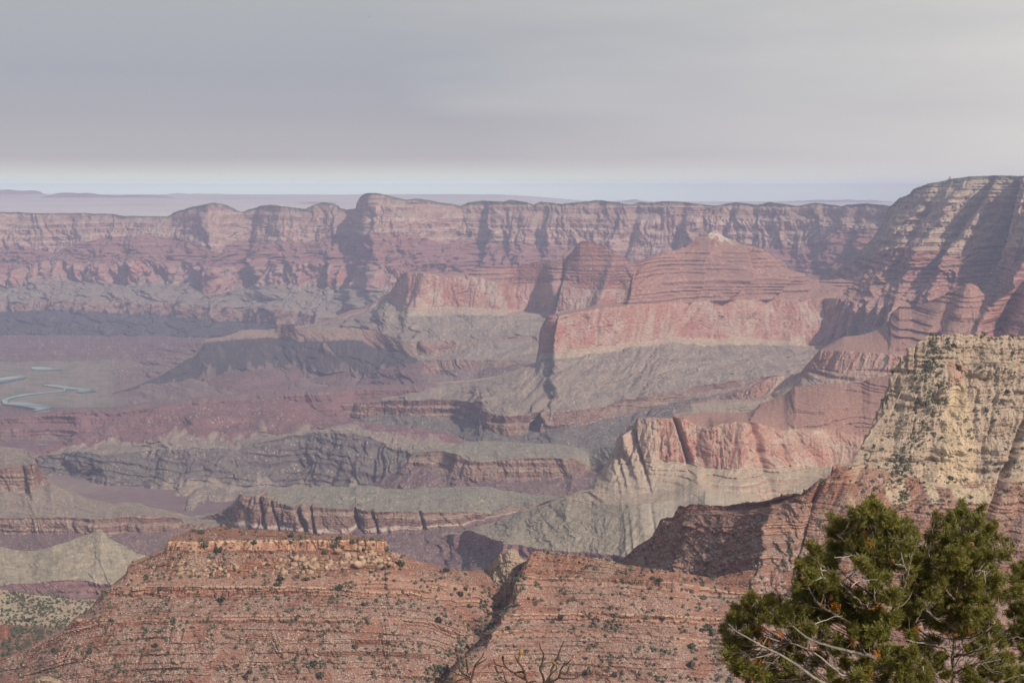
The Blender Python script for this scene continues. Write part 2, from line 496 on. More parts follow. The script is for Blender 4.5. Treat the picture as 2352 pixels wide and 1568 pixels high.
    for bi in range(-1, len(bands)):
        r = np.where(B == bi)[0]
        if not len(r): continue
        bnd = bands[bi] if bi >= 0 else bands[0]
        mk = bnd['m'] if bi >= 0 else bnd.get('back', bnd['m'])
        c0, c1, c2, c3, la, sa, ca, va = MAT[mk]
        sl, zl, tl, nl = s[r], z[r], Tt[r], nz[r]
        wl = pth[r]
        f = sstep(fbm(sl / (lam * .5), wl / (lam * .3), 4, seed + 11 + bi), -0.35, 0.45)
        c = mixc(np.broadcast_to(np.array(c0, np.float32), (*f.shape, 3)), c1, f)
        if la:
            fr = bnd.get('lf', 9.0) / max(20.0, float(np.percentile(np.abs(P[max(bi, 0)][:, 2] - P[max(bi, 0) + 1][:, 2]), 80)))
            lz = zl * fr + 0.16 * fbm(sl / lam, zl / lam, 2, seed + 21)
            L = 0.6 * n2(lz, sl / (lam * 6), seed + 23) + 0.5 * n2(lz * 2.7, sl / (lam * 2.5), seed + 24) + 0.35 * n2(lz * 6.1, sl / lam, seed + 25)
            c = c * (1 + la * L)[..., None]
            pl = sstep(n2(lz * 1.7 + 40, sl / (lam * 2), seed + 26), 0.45, 0.75) * min(1, la * 1.2)
            c = mixc(c, c2, pl * 0.6)
        if mk in SLOPES:                                           # thin downhill wash lines
            ws = fbm((sl + .5 * lam * .1 * fbm(sl / (lam * .3), wl / (lam * .3), 2, seed + 36)) / (lam * .025), wl / (lam * .8), 3, seed + 35)
            c = mixc(c, c2, sstep(ws, .2, .6) * .45)
            c = mixc(c, np.array(c1) * .82, sstep(-ws, .25, .65) * .5)
        stx = fbm((sl + slant * zl) / (lam * .10), wl / (lam * 1.1), 4, seed + 31)
        c = mixc(c, c2, sstep(stx + 0.8 * bnd.get('sb', 0.0), 0.05, 0.55) * sa)
        if mk.startswith('redwall'):
            c = mixc(c, np.array(c2), sstep(fbm(sl / (lam * .7), wl / (lam * .5), 4, seed + 65), .02, .4) * .6)
            c = mixc(c, np.array(c0) * np.array((.95, .68, .62)), sstep(fbm(sl / (lam * .45), wl / (lam * .6), 4, seed + 66), .1, .4) * .7)
        cov = sstep(nl + 0.12 * fbm(sl / (lam * .04), wl / (lam * .04), 2, seed + 33), bnd.get('cv', 0.52), bnd.get('cv', 0.52) + .2)
        c = mixc(c, c3, cov * ca)
        if va:
            sc = vs
            v = n2(sl / sc, wl / sc, seed + 41) * 0.6 + n2(sl / sc * 2.3, wl / sc * 2.1, seed + 42) * 0.6
            th = 0.62 - 0.45 * va * (0.6 + 0.6 * fbm(sl / (lam * .4), wl / (lam * .4), 2, seed + 43)) 
            c = mixc(c, VEG, sstep(v, th, th + 0.2) * np.clip(nl * 1.5, 0.15, 0.85))
        if pale or bnd.get('pale', 0):
            pa = pale or bnd['pale']
            rng = np.random.default_rng(seed + bi + 5)
            w = rng.random(f.shape, dtype=np.float32)
            dens = np.clip(0.5 + 0.9 * fbm(sl / (lam * .25), wl / (lam * .2), 3, seed + 47), 0.05, 1)
            if mk in ('shale', 'redsoil'):
                pt = sstep(fbm(sl / (lam * 1.2), wl / (lam * .55), 4, seed + 77), .05, .3)
                c = mixc(c, np.array(c0) * 1.15, pt * .55)
                c = mixc(c, (.26, .185, .145), sstep(fbm(sl / (lam * 1.6), wl / (lam * .9), 4, seed + 78), .1, .4) * .5)
                dens = dens * (1 - .8 * pt)
            c = mixc(c, (.56, .44, .34), (w < pa * dens) * 0.75)
            c = mixc(c, tuple(np.array(c1) * .55), (w > 1 - pa * dens * .8) * 0.6)
        if bnd.get('n', 0) and bi >= 0:                            # beds: pale lip; deeper coloured riser with ledge shade painted in
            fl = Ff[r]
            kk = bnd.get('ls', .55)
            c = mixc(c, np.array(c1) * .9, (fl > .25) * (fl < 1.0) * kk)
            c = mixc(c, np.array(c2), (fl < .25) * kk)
        if bnd.get('rl'):                                          # bleached upper lip of a ledge
            c = mixc(c, c2, sstep(bnd['rl'] * (1 + .6 * n2(sl / (lam * .2), 0 * sl, seed + 71)) - tl, 0, bnd['rl'] * .5) * .9)
        rng = np.random.default_rng(seed * 13 + bi + 7)
        c = c * (1 + 0.12 * (rng.random(f.shape, dtype=np.float32) * 2 - 1))[..., None]
        if 0 <= bi < len(bands) - 1 and bnd.get('ta', 1) and mk in CLIFFS and bands[bi + 1]['m'] in SLOPES:       # talus cones lapping up the foot of a cliff
            d0, d1, d2, d3 = MAT[bands[bi + 1]['m']][:4]
            tn = 0.55 * n2(sl / (lam * .22), wl * 0 + 3, seed + 61) + 0.35 * n2(sl / (lam * .07), wl / (lam * .5), seed + 62)
            c = mixc(c, np.array(d3) * .5 + np.array(d2) * .5, sstep(tn + .15 - (1 - tl) * 1.5, 0, .15) * .85)
        for fn in bnd.get('fx', ()):
            c = fn(c, u[None, :] + 0 * sl, sl, zl, tl)
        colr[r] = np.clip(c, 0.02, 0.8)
    a = np.arange(M_ * N).reshape(M_, N)
    faces = np.stack([a[:-1, :-1], a[1:, :-1], a[1:, 1:], a[:-1, 1:]], -1).reshape(-1, 4)
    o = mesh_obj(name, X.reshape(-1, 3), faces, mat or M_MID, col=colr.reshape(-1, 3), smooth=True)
    tag(o, label, None, None, kind)
    if keep:
        SURF[keep] = (X, B, Tt, u, nz)
    return o
B_ = lambda m, **k: dict(m=m, **k)
# ================================================================== the ground far and near
def grid_sheet(name, x0, x1, y0, y1, nx, ny, zf, mk, label, seed):
    xs, ys = np.linspace(x0, x1, nx), np.linspace(y0, y1, ny)
    XX, YY = np.meshgrid(xs, ys)
    Z = zf(XX, YY)
    V = np.stack([XX, YY, Z], -1).reshape(-1, 3)
    a = np.arange(nx * ny).reshape(ny, nx)
    f = np.stack([a[:-1, :-1], a[:-1, 1:], a[1:, 1:], a[1:, :-1]], -1).reshape(-1, 4)
    c0, c1, c2, c3 = [np.array(k, np.float32) for k in MAT[mk][:4]]
    g = fbm(XX / 2600, YY / 900, 5, seed)
    c = mixc(np.broadcast_to(c0, (*g.shape, 3)), c1, sstep(g, -.2, .5))
    c = mixc(c, c2, sstep(fbm(XX / 1500, YY / 500, 4, seed + 4), .15, .6) * .8)
    o = mesh_obj(name, V, f, M_FAR, col=c.reshape(-1, 3), smooth=True)
    return tag(o, label, None, None, 'structure')
grid_sheet('ground', -42000, 42000, -1500, 20500, 160, 90,
           lambda x, y: -1470 - 500 * sstep(-y, -3000, 1500) * 0 + 25 * fbm(x / 900, y / 900, 4, 3), 'floor', 'dusty canyon floor under the cliffs', 3)
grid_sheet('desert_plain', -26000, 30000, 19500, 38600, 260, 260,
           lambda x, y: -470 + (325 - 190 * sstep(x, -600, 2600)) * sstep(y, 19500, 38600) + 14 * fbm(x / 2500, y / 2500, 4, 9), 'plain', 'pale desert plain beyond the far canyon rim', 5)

# ------------------------------------------------------------------ far ranges on the plain
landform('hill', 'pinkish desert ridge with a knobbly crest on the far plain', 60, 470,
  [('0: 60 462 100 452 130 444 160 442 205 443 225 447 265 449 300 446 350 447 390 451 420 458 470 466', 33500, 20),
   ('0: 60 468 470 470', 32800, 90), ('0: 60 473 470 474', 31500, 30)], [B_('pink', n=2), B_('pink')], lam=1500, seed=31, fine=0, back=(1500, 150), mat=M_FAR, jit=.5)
landform('mesa', 'faint white cliffed mesa on the horizon', 375, 760,
  [('0: 375 446 420 444 600 446 745 447 760 452', 37800, 20), ('0: 375 449 600 450 760 452', 37600, 40), ('0: 375 455 760 456', 36500, 20)],
  [B_('white'), B_('blue')], lam=1500, seed=32, fine=0, back=(600, 60), mat=M_FAR, jit=.3)
landform('mesa', 'faint pale mesa at the left end of the horizon', -80, 105,
  [('0: -80 436 40 437 90 439 105 446', 38000, 20), ('0: -80 441 105 446', 37800, 40), ('0: -80 447 105 449', 36800, 20)],
  [B_('pink'), B_('pink')], lam=1500, seed=33, fine=0, back=(600, 60), mat=M_FAR, jit=.3)
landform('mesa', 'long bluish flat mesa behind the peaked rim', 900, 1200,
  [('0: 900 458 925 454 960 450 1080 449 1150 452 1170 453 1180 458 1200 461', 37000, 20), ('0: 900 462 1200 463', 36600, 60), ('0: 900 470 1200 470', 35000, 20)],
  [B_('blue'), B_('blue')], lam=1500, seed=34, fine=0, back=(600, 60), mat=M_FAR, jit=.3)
landform('hill', 'low pinkish mound on the plain between two rim knolls', 650, 830,
  [('0: 650 471 690 465 720 463 760 464 830 470', 30000, 10), ('0: 650 473 830 474', 29000, 40), ('0: 650 480 830 480', 27000, 20)],
  [B_('pink'), B_('pink')], lam=900, seed=35, fine=0, back=(1500, 60), mat=M_FAR, jit=.3)
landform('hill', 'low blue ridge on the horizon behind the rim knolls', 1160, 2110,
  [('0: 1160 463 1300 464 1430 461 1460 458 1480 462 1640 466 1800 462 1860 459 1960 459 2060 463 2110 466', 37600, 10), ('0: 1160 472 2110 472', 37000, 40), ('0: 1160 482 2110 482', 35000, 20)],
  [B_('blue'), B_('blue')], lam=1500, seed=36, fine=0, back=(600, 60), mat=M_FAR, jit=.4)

# ------------------------------------------------------------------ far canyon wall
def FOREST(c, u, s, z, t):                               # pinyon woods fringing the rim
    return mixc(c, VEG, sstep(.14 + .09 * n2(s / 60, 0 * s, 5) - t, 0, .04) * .85)
RIM = ('0: -80 490 0 487 40 487 80 490 180 489 260 491 280 496 385 497 400 487 440 475 490 465 520 469 555 487 590 473 620 470 700 480 720 470 740 464 770 468 '
       '800 482 815 478 820 462 836 445 846 443 870 444 900 451 935 459 960 456 1000 462 1058 472 1075 465 1100 461 1150 463 1165 459 1200 463 1225 470 1240 463 1290 468 '
       '1340 463 1370 459 1420 465 1450 470 1470 464 1500 466 1520 462 1560 463 1640 473 1690 464 1740 471 1770 464 1830 473 1870 465 1930 473 1960 469 1990 467 2040 473 2130 474')
WY = lambda d: ' '.join(f'{x} {y - d}' for x, y in ((-80, 17800), (250, 17600), (390, 17500), (480, 16900), (560, 17500), (640, 17000), (700, 17000), (800, 16900), (850, 16000), (960, 16100), (1060, 16700), (1150, 16300), (1400, 15900), (1700, 15400), (1900, 14800), (2040, 14000), (2130, 13600)))
landform('canyon_wall', 'far canyon wall of banded red and mauve cliffs along the skyline', -80, 2120, [
   (RIM, WY(0), 60),
   ('1: -200 420 0 425 120 440 330 450 520 445 720 430 1000 440 1280 440 1440 450 1560 430 1800 420 2000 430 2130 410 2310 400; 2: 180 330 450 350 700 370 800 400 930 400 1050 410 1250 410 1400 400 1560 400 1700 400 1900 420; 3: 0 420 250 430 600 470 950 470 1300 470 1600 480', WY(130), 120),
   ('1: -200 560 0 560 120 540 330 600 520 540 720 490 1000 480 1280 530 1440 600 1560 520 1800 515 2000 530 2130 495 2310 480; 2: 180 480 450 490 700 500 800 545 930 520 1050 545 1250 530 1400 540 1560 560 1700 560 1900 590 2060 650; 3: 130 620 330 640 600 655 800 640 950 610 1100 545 1250 520 1600 520', WY(260), 170),
   ('1: -200 740 0 740 280 650 700 670 880 640 1300 690 1700 690 1950 665 2250 675; 2: 0 670 120 680 350 690 480 720 600 760; 0: 1100 645 1500 650 1700 652 1857 652 2120 652', WY(1050), '-80 330 900 330 1500 280 2000 120 2120 120'),
   ('1: -200 830 0 830 270 770 600 790 800 800 1200 800 1350 880 1700 810 2000 820 2200 830; 2: 150 830 400 840 480 830; 0: 950 690 2120 700', WY(1180), '-80 330 900 330 2000 120'),
   ('1: -200 925 0 925 350 912 1150 935 1340 955 1850 965 2000 1000; 0: 800 730 2120 760', WY(2300), 260),
   ('1: -200 990 0 990 350 975 700 990 1150 1010 1340 1050 1800 1060; 0: 800 760 2120 800', WY(2380), 260),
   ('0: -80 785 0 785 150 806 280 788 350 778 470 768 800 800 2120 840', '-80 14000 0 13700 150 13200 300 13600 470 13900 800 13500 2120 10600', 300)],
  [B_('rim', n=3, c=.7, back='top', fx=[FOREST]), B_('cream_far', n=3, c=.8, s=.6, jt=(45, 18, 3)), B_('supai_far', n=7, c=.45), B_('redwall_far', jt=(45, 16, 2)),
   B_('ba', cv=.3), B_('tapeats'), B_('basalt_shade', sb=-.05)],
  lam=360, seed=4, back=(2500, 130), mat=M_FAR, vs=45, slant=-.25, fine=1.0, yb=10,
  spurs=[(1075, 26, -230, 2), (1130, 30, -150, 2), (1215, 16, -140, 2), (760, 9, 110, 2), (555, 10, -120, 2), (330, 60, 140, 2), (1530, 9, -110, 2), (1640, 9, -120, 2), (1425, 8, -90, 2)])

# ------------------------------------------------------------------ valley floor by the river
def BANK(c, u, s, z, t):
    k = sstep(280 - u, 0, 50)
    c = mixc(c, (.25, .22, .175), k * .5)
    return mixc(c, (.14, .15, .09), k * sstep(fbm(s / 160, z * 0 + t * 9, 3, 91), .12, .35) * .8)
landform('valley_floor', 'mauve valley floor of low hills around the river', -80, 1100, [
   ('0: -80 770 300 770 1100 800', '-80 13800 300 13900 700 11500 1100 11400', 0),
   ('0: -80 832 150 832 300 822 500 815 700 830 1100 850', '-80 11600 150 11600 300 11800 500 11200 700 10700 1100 10300', '-80 40 150 60 400 160 1100 150'),
   ('0: -80 866 260 866 400 858 700 880 1100 900', '-80 10700 260 10600 400 10200 700 9800 1100 9400', '-80 0 240 0 330 80 1100 100'),
   ('0: -80 935 250 936 300 930 500 915 700 930 1100 950', '-80 9240 200 9230 330 9000 500 9100 700 8900 1100 8500', '-80 0 240 0 330 60 1100 60'),
   ('0: -80 1000 1100 1000', 8100, 0)],
  [B_('dox', cv=.9, pale=.04), B_('floor', cv=.95, pale=.05, fx=[BANK]), B_('floor', cv=.95, fx=[BANK]), B_('dox', cv=.95)], lam=700, seed=6, back=(200, 5), vs=40, slant=.3)

# ------------------------------------------------------------------ dark red bluff on the near side of the river
landform('bluff', 'dark purple cliff band on the near bank of the river', -80, 1000, [
   ('4: -230 270 0 265 300 240 500 215 750 215 850 195 1200 150 1500 130 1700 105 2311 65; 0: 1000 880', '-80 8150 300 8250 1000 8600', 20),
   ('4: -230 300 0 290 500 250 750 250 850 240 1200 190 1700 160 2311 100; 0: 1000 900', '-80 8100 300 8150 1000 8500', 60),
   ('4: -230 420 0 410 200 430 330 440 500 430 800 420 1200 400 2311 400; 0: 1000 1000', '-80 7960 300 7950 1000 8200', 70),
   ('4: -230 480 0 480 2311 480; 0: 1000 1040', '-80 7750 300 7700 1000 7900', 20)],
  [B_('dox'), B_('doxred', n=3, c=.7), B_('dox', cv=.95)], lam=350, seed=7, back=(900, 80), slant=.2)
# ------------------------------------------------------------------ dark middle hill
landform('hill', 'dark terraced hill with a red crown in the middle of the canyon', 70, 1560, [
   ('4: 200 545 230 522 320 460 450 410 650 345 800 285 1050 215 1300 195 1600 168 1900 150 2020 182 2100 240 2180 300; 0: 800 968 920 975 1000 988 1100 1012 1200 1035 1560 1060', '70 7700 230 7850 430 8000 700 8100 1000 7900 1560 7200', 20),
   ('4: 200 547 230 527 450 480 800 455 1100 440 1300 415 1700 430 2000 360 2311 330; 0: 900 1000 1000 1015 1560 1070', '70 7650 230 7500 430 7350 700 7350 1000 7000 1560 6500', 110),
   ('4: 200 549 230 532 450 515 700 520 1000 500 1100 490 1400 490 1600 490 1750 445 2000 400 2311 380; 0: 900 1032 1000 1045 1560 1080', '70 7600 230 7250 430 7150 700 7150 1000 6750 1560 6300', 90),
   ('4: 200 640 270 660 400 730 550 790 700 820 1000 780 1300 730 1600 730 2000 730 2311 730; 0: 900 1120 1560 1130', '70 7350 230 6950 430 6850 700 6850 1000 6450 1560 6100', 110),
   ('4: 200 760 270 780 550 850 740 860 1000 880 1300 910 1700 940 2311 960; 0: 900 1200 1560 1200', '70 6900 430 6450 700 6400 1000 6100 1560 5900', 100)],
  [B_('doxred', cv=.95, lf=14), B_('ba', cv=.95), B_('schist', n=7, c=.45), B_('ba', cv=.95, lf=14)], lam=520, vmul=2.2, seed=8, pale=.06, back=(900, 60), slant=-.3)

# ------------------------------------------------------------------ middle butte, rear ridge
landform('butte', 'long red-cliffed butte ridge topped by a small red knob', 620, 1620, [
   ('2: -350 1100 -150 1075 0 1050 150 980 270 955 430 850 470 770 520 725 640 716 780 735 900 728 1000 690 1080 680 1300 675 1430 650 1560 635 1620 600 1650 560 1680 525 1700 516 1740 512 1790 535 1810 548 1860 550 1920 600 2040 665 2100 660 2200 650 2400 640 2520 640', '620 12300 880 12700 930 12000 1250 11900 1330 11600 1620 11400', 25),
   ('2: -350 1105 0 1060 270 965 430 862 480 800 530 735 640 728 780 748 950 752 1050 770 1150 800 1270 800 1480 795 1650 830 1750 840 1900 835 2100 850 2520 860', '620 12250 880 12400 930 11700 960 11650 1150 11600 1180 11900 1250 11900 1262 11500 1620 11200', 60),
   ('2: -350 1107 0 1065 270 970 430 872 450 890 560 950 700 950 1000 960 1200 970 1450 985 1600 985 1760 960 2100 920 2520 920', '620 12200 880 12350 930 11600 960 11530 1150 11480 1180 11800 1250 11800 1262 11400 1620 11100', 75),
   ('2: -350 1109 0 1067 270 975 430 890 500 990 650 1020 900 1010 1200 1012 1450 1010 2520 960', '620 12150 880 12300 930 11450 960 11350 1150 11300 1250 11600 1262 11300 1620 11000', 80),
   ('2: -350 1112 0 1072 270 1085 330 1110 470 1170 600 1180 800 1175 1000 1165 1200 1150 1450 1150 2520 1100', '620 12000 800 11500 880 10900 960 10750 1250 10900 1620 10600', 130),
   ('2: -350 1114 0 1080 270 1210 330 1230 430 1260 600 1270 760 1275 900 1235 1000 1200 1300 1190 1450 1190 2520 1130', '620 11900 800 11400 880 10800 960 10680 1250 10800 1620 10500', 90),
   ('2: -350 1116 0 1100 300 1310 520 1310 700 1300 1000 1310 1300 1310 1450 1300 2520 1200', '620 11700 800 10900 960 10300 1250 10200 1620 10300', 100),
   ('2: -350 1118 0 1120 300 1380 520 1400 700 1400 950 1395 1150 1345 1300 1330 2520 1230', '620 11650 800 10800 960 10230 1250 10150 1620 10200', 80),
   ('2: -350 1122 0 1200 300 1560 700 1520 950 1500 1400 1420 2520 1300', '620 11500 800 10000 960 9500 1250 9500 1620 10000', 120)],
  [B_('supai', n=7, c=.5), B_('redwall', sb=.1, jt=(32, 11, 2)), B_('muav', n=3, c=.4), B_('ba', cv=.6, n=3, c=.25, s=.5), B_('tapeats'), B_('ba', cv=.6), B_('tapeats'), B_('dox', sb=.3)],
  lam=420, vmul=1.8, seed=9, pale=.06, back=(900, 350), slant=-.35, vs=30, spurs=[(1362, 14, 160, 2), (950, 18, 120, 2), (1258, 6, -200, 2)])

# ------------------------------------------------------------------ dark ridge left of the butte
landform('hill', 'dark lava ridge with shadow in its colour, below a flat cliffed bench', 170, 960, [
   ('1: 490 1580 560 1560 700 1535 900 1475 1100 1390 1280 1265 1350 1165 1480 1150 1600 1105 1700 1100 1810 1110 1830 1070 1930 1065 1950 1095 2311 1090; 2: 320 1110 450 1150 520 1175 620 1260', '170 9600 400 10100 470 10700 540 10900 640 11000 680 10700 860 10700 960 10300', 20),
   ('1: 490 1582 560 1562 1280 1285 1350 1190 1600 1165 1900 1160 1960 1185 2311 1175; 2: 250 1185 330 1240 450 1240 620 1300', '170 9580 400 10050 470 10600 540 10800 640 10850 680 10600 860 10600 960 10200', '170 10 450 60 960 60'),
   ('1: 490 1586 560 1568 900 1555 1300 1480 1550 1380 1900 1350 2000 1440 2311 1440; 2: 150 1370 350 1390 520 1320 620 1340', '170 9500 400 9750 540 9900 660 10200 700 10000 860 9900 960 9800', '170 20 450 150 960 150'),
   ('1: 490 1610 900 1600 1500 1530 2311 1600; 2: 200 1560 620 1500', '170 9300 400 9400 700 9200 960 9000', 100)],
  [B_('tapeats', sb=.15), B_('basalt_shade', sb=-.25), B_('dox', sb=.1, cv=.95)], lam=420, seed=10, back=(900, 20), slant=.5, vs=35)

# ------------------------------------------------------------------ middle butte, front mesa
landform('mesa', 'red-walled mesa under a stepped red pyramid with a pale cap', 760, 2010, [
   ('0: 760 931 790 925 850 905 900 893 941 887 1007 877 1077 872 1146 862 1199 843 1230 832; 2: 1410 1230 1420 1105 1470 1010 1600 980 1700 965 1800 938 1980 925 2030 720 2060 668 2100 655 2200 618 2311 578; 3: 60 640 130 590 180 558 230 540 260 533 300 558 400 620 480 625 560 645 640 710 760 780 870 835 960 860 1100 850 1330 870', '760 8900 1000 8850 1200 8800 1236 9300 1250 9200 1270 8900 1450 9200 1520 10100 1600 10400 1640 10450 1700 10400 1860 10500 2010 10300', '760 15 1240 15 1500 60 1600 85 1800 80 2010 50'),
   ('0: 760 931.3 941 888 1007 878 1077 873 1146 863 1199 844 1230 833; 2: 1410 1232 1420 1108 1470 1020 1540 1015 1700 985 1800 965 2000 945 2150 935 2311 925; 3: 100 1010 250 995 480 990 750 990 850 1000 960 980 1010 970 1330 970', '760 8890 1200 8780 1234 9200 1243 9000 1262 8650 1450 8950 1600 9450 1700 9650 1860 9900 2010 10050', '760 15 1225 15 1260 55 2010 70'),
   ('0: 760 931.6 941 889 1007 879 1077 874 1146 864 1199 845 1230 834; 2: 1410 1275 1420 1270 1450 1255 1600 1240 1800 1215 2000 1190 2311 1150; 3: 150 1245 300 1250 450 1235 600 1250 700 1260 850 1220 880 1290 1330 1300', '760 8880 1200 8760 1234 9150 1243 8950 1262 8570 1450 8860 1600 9350 1700 9550 1860 9780 2010 9950', '760 15 1225 15 1260 60 2010 70'),
   ('0: 760 932 941 890 1007 880 1077 875 1146 866 1199 847 1228 838; 2: 1390 1335 1420 1300 1600 1295 1850 1255 2100 1215 2311 1190; 3: 200 1290 500 1290 800 1290 880 1300 1330 1340', '760 8870 1200 8700 1234 8850 1262 8480 1450 8780 1600 9250 1860 9700 2010 9850', '760 20 1225 20 1260 50 2010 70'),
   ('5: 40 212 60 206 200 185 500 165 700 160 870 165 1000 182 1015 238 1060 240 1130 256 1250 266 1400 256 1600 236 1850 200 2000 165 2311 110; 6: 200 405 450 370 540 345 640 335 830 340 1320 380', '760 8300 900 8200 1040 8200 1075 8050 1101 7650 1160 7560 1300 7650 1500 7950 1700 8400 1850 9000 2010 9300', '760 50 1225 100 2010 120'),
   ('5: 40 295 60 292 150 300 400 262 600 267 870 290 1000 275 1012 345 1130 392 1200 410 1400 385 1600 345 1800 302 2000 270 2311 180; 6: 200 470 450 430 640 400 1320 430', '760 8250 1040 8150 1075 8000 1101 7600 1160 7500 1300 7600 1500 7900 1700 8350 2010 9200', '760 60 1225 60 2010 60'),
   ('5: 40 560 500 560 1000 520 1130 480 1600 500 1950 480 2311 300; 6: 640 480 1320 480', '760 7300 1050 7200 1160 7050 1400 7100 1600 7500 2010 8800', 90)],
  [B_('supai', n=10, c=.5, fx=[lambda c, u, s, z, t: mixc(c, (.46, .38, .29), sstep(.11 + .03 * np.sin(u * .4) - t, 0, .04) * sstep(36 - np.abs(u - 1643), 0, 20))]), B_('redwall', sb=.0, jt=(34, 11, 2)),
   B_('muav', n=4, c=.4), B_('ba', cv=.9, sb=.05), B_('tapeats', n=2, c=.85, jt=(22, 8, 2)), B_('schist', cv=.7, sb=.05)],
  lam=380, vmul=2.2, seed=12, pale=.06, back=(500, 250), slant=-.3, vs=24, rows=1.5,
  spurs=[(1250, 8, -160, 2), (1800, 20, 60, 2), (1628, 32, 300, 1.5, 1), (1740, 24, 190, 1.5, 1), (1560, 14, 130, 1.5, 1), (1690, 9, -60, 2, 1), (1815, 16, 90, 1.5, 1)])

# ------------------------------------------------------------------ right wall under the tower
landform('canyon_wall', 'tall canyon wall at the right whose plateau carries the stone tower', 1860, 2440, [
   ('3: 890 880 960 862 1000 850 1100 760 1200 680 1300 590 1380 480 1410 378 1440 355 1480 320 1560 290 1580 260 1640 235 1700 220 1800 192 1930 175 2070 168 2304 172 2560 172', '1860 12200 1950 12000 2010 11600 2050 11200 2140 10800 2200 10600 2270 10500 2330 9750 2440 9300', '1860 30 2030 60 2440 60'),
   ('3: 890 884 960 866 1000 856 1100 775 1200 705 1300 640 1380 560 1480 480 1600 410 1760 410 1900 380 2100 300 2304 330 2560 330', '1860 12100 1950 11800 2010 11200 2050 10800 2140 10400 2200 10200 2270 10100 2330 9400 2440 9000', '1860 30 2010 90 2100 130 2440 130'),
   ('3: 890 888 960 870 1000 862 1100 790 1200 722 1350 670 1480 640 1600 655 1750 665 1900 700 2000 640 2304 650 2560 650', '1860 12000 1950 11500 2010 10700 2070 10100 2150 9800 2250 9700 2290 9600 2345 8900 2440 8600', '1860 30 2010 120 2100 150 2440 160'),
   ('3: 890 905 960 900 1000 895 1280 790 1400 805 1500 825 1700 815 1900 795 2304 820 2560 820', '1860 11400 1950 10700 2010 10200 2150 9500 2290 9300 2345 8650 2440 8300', 150),
   ('3: 890 1000 960 985 1010 975 1100 980 1200 1012 1300 1032 1460 1035 1700 1060 2304 1100 2560 1100', '1860 10900 1895 9950 1950 9700 2050 9200 2200 9000 2300 8900 2360 8350 2440 8000', '1860 60 1950 120 2440 180'),
   ('3: 890 1240 960 1250 1080 1240 1150 1230 1300 1165 1460 1120 2304 1200 2560 1200', '1860 10600 1895 9850 1950 9600 2050 9100 2300 8800 2360 8250 2440 7900', '1860 60 1950 120 2440 120'),
   ('3: 890 1440 960 1420 1080 1380 1460 1260 2304 1300 2560 1300', '1860 9800 1950 9000 2050 8700 2440 8400', 60)],
  [B_('dvrim', n=6, c=.5, s=.7, fx=[FOREST], back='top', cv=.45, jt=(26, 12, 6), jt2=[(60, 18, 3)]), B_('dvcream', n=5, c=.6, s=.7, jt=(26, 14, 7), jt2=[(70, 24, 2)]), B_('supai', n=4, c=.7, jt=(24, 9, 4)), B_('supai', n=9, c=.4), B_('redwall', sb=-.1), B_('ba', cv=.6)],
  lam=250, seed=15, pale=.06, back=(1200, -6), slant=-.7, vs=20, rows=1.5, dirx=(-.62, -1),
  spurs=[(2092, 16, 130, 2), (2165, 16, 190, 2), (2050, 14, -120, 2), (2130, 12, -150, 2), (2250, 30, -330, 2), (2345, 22, 150, 2)])
# ------------------------------------------------------------------ nearer spur with a red wall
landform('canyon_wall', 'stepped red spur descending to a two-tiered red cliff', 1545, 2440, [
   ('6: -20 545 0 540 60 520 200 490 300 460 480 420 520 395 640 340 790 325 830 310 870 260 950 165 1080 95 1110 80 1250 60; 3: 1300 1200 1400 1150 1420 1080 1480 1030 1560 1040 1700 990 1770 960 1830 915 1900 885 1950 878 2000 900 2080 985 2110 1000 2180 960 2260 900 2304 850 2560 760', '1545 7300 1720 7000 1850 7100 1920 7300 2040 7600 2100 7500 2200 7200 2260 7200 2290 6900 2350 6800 2440 6800', '1545 25 2440 40'),
   ('6: -20 548 0 543 200 494 300 464 480 424 520 400 640 345 790 330 830 315 870 266 960 170 1100 168 1250 178 1400 190 1500 200 1700 220 2304 240 2560 240', '1545 7290 1720 6950 1830 6900 1870 6700 1920 6600 2050 6450 2200 6300 2440 6200', '1545 40 2440 90'),
   ('6: -20 580 0 575 100 520 200 505 400 485 500 495 640 440 790 370 830 335 880 290 960 287 1100 292 1300 287 1450 287 2304 340 2560 340', '1545 7250 1720 6900 1830 6850 1870 6640 1920 6530 2050 6380 2200 6230 2440 6130', '1545 45 2440 70'),
   ('6: -20 590 0 585 100 525 300 515 500 505 640 495 790 400 830 365 960 372 1100 378 1400 380 2304 420 2560 420', '1545 7150 1720 6780 1830 6700 1870 6450 1920 6350 2050 6250 2440 6050', '1545 45 2440 70'),
   ('6: -20 600 0 600 300 590 500 580 700 530 1000 460 2304 520 2560 520', '1545 6800 1720 6400 1870 6100 2050 6000 2440 5800', 60)],
  [B_('supai', n=9, c=.42), B_('redwall', sb=.1, jt=(20, 7, 2)), B_('redwall', n=2, c=.8, sb=.15, jt=(18, 6, 2)), B_('muav', n=4, c=.45, sb=.2)],
  lam=260, seed=17, pale=.06, back=(500, 300), slant=-.5, vs=16, rows=1.5, dirx=(-.45, -1),
  spurs=[(2211, 14, 240, 2), (2250, 16, -260, 2), (2330, 22, 160, 2), (2115, 14, -120, 2)])
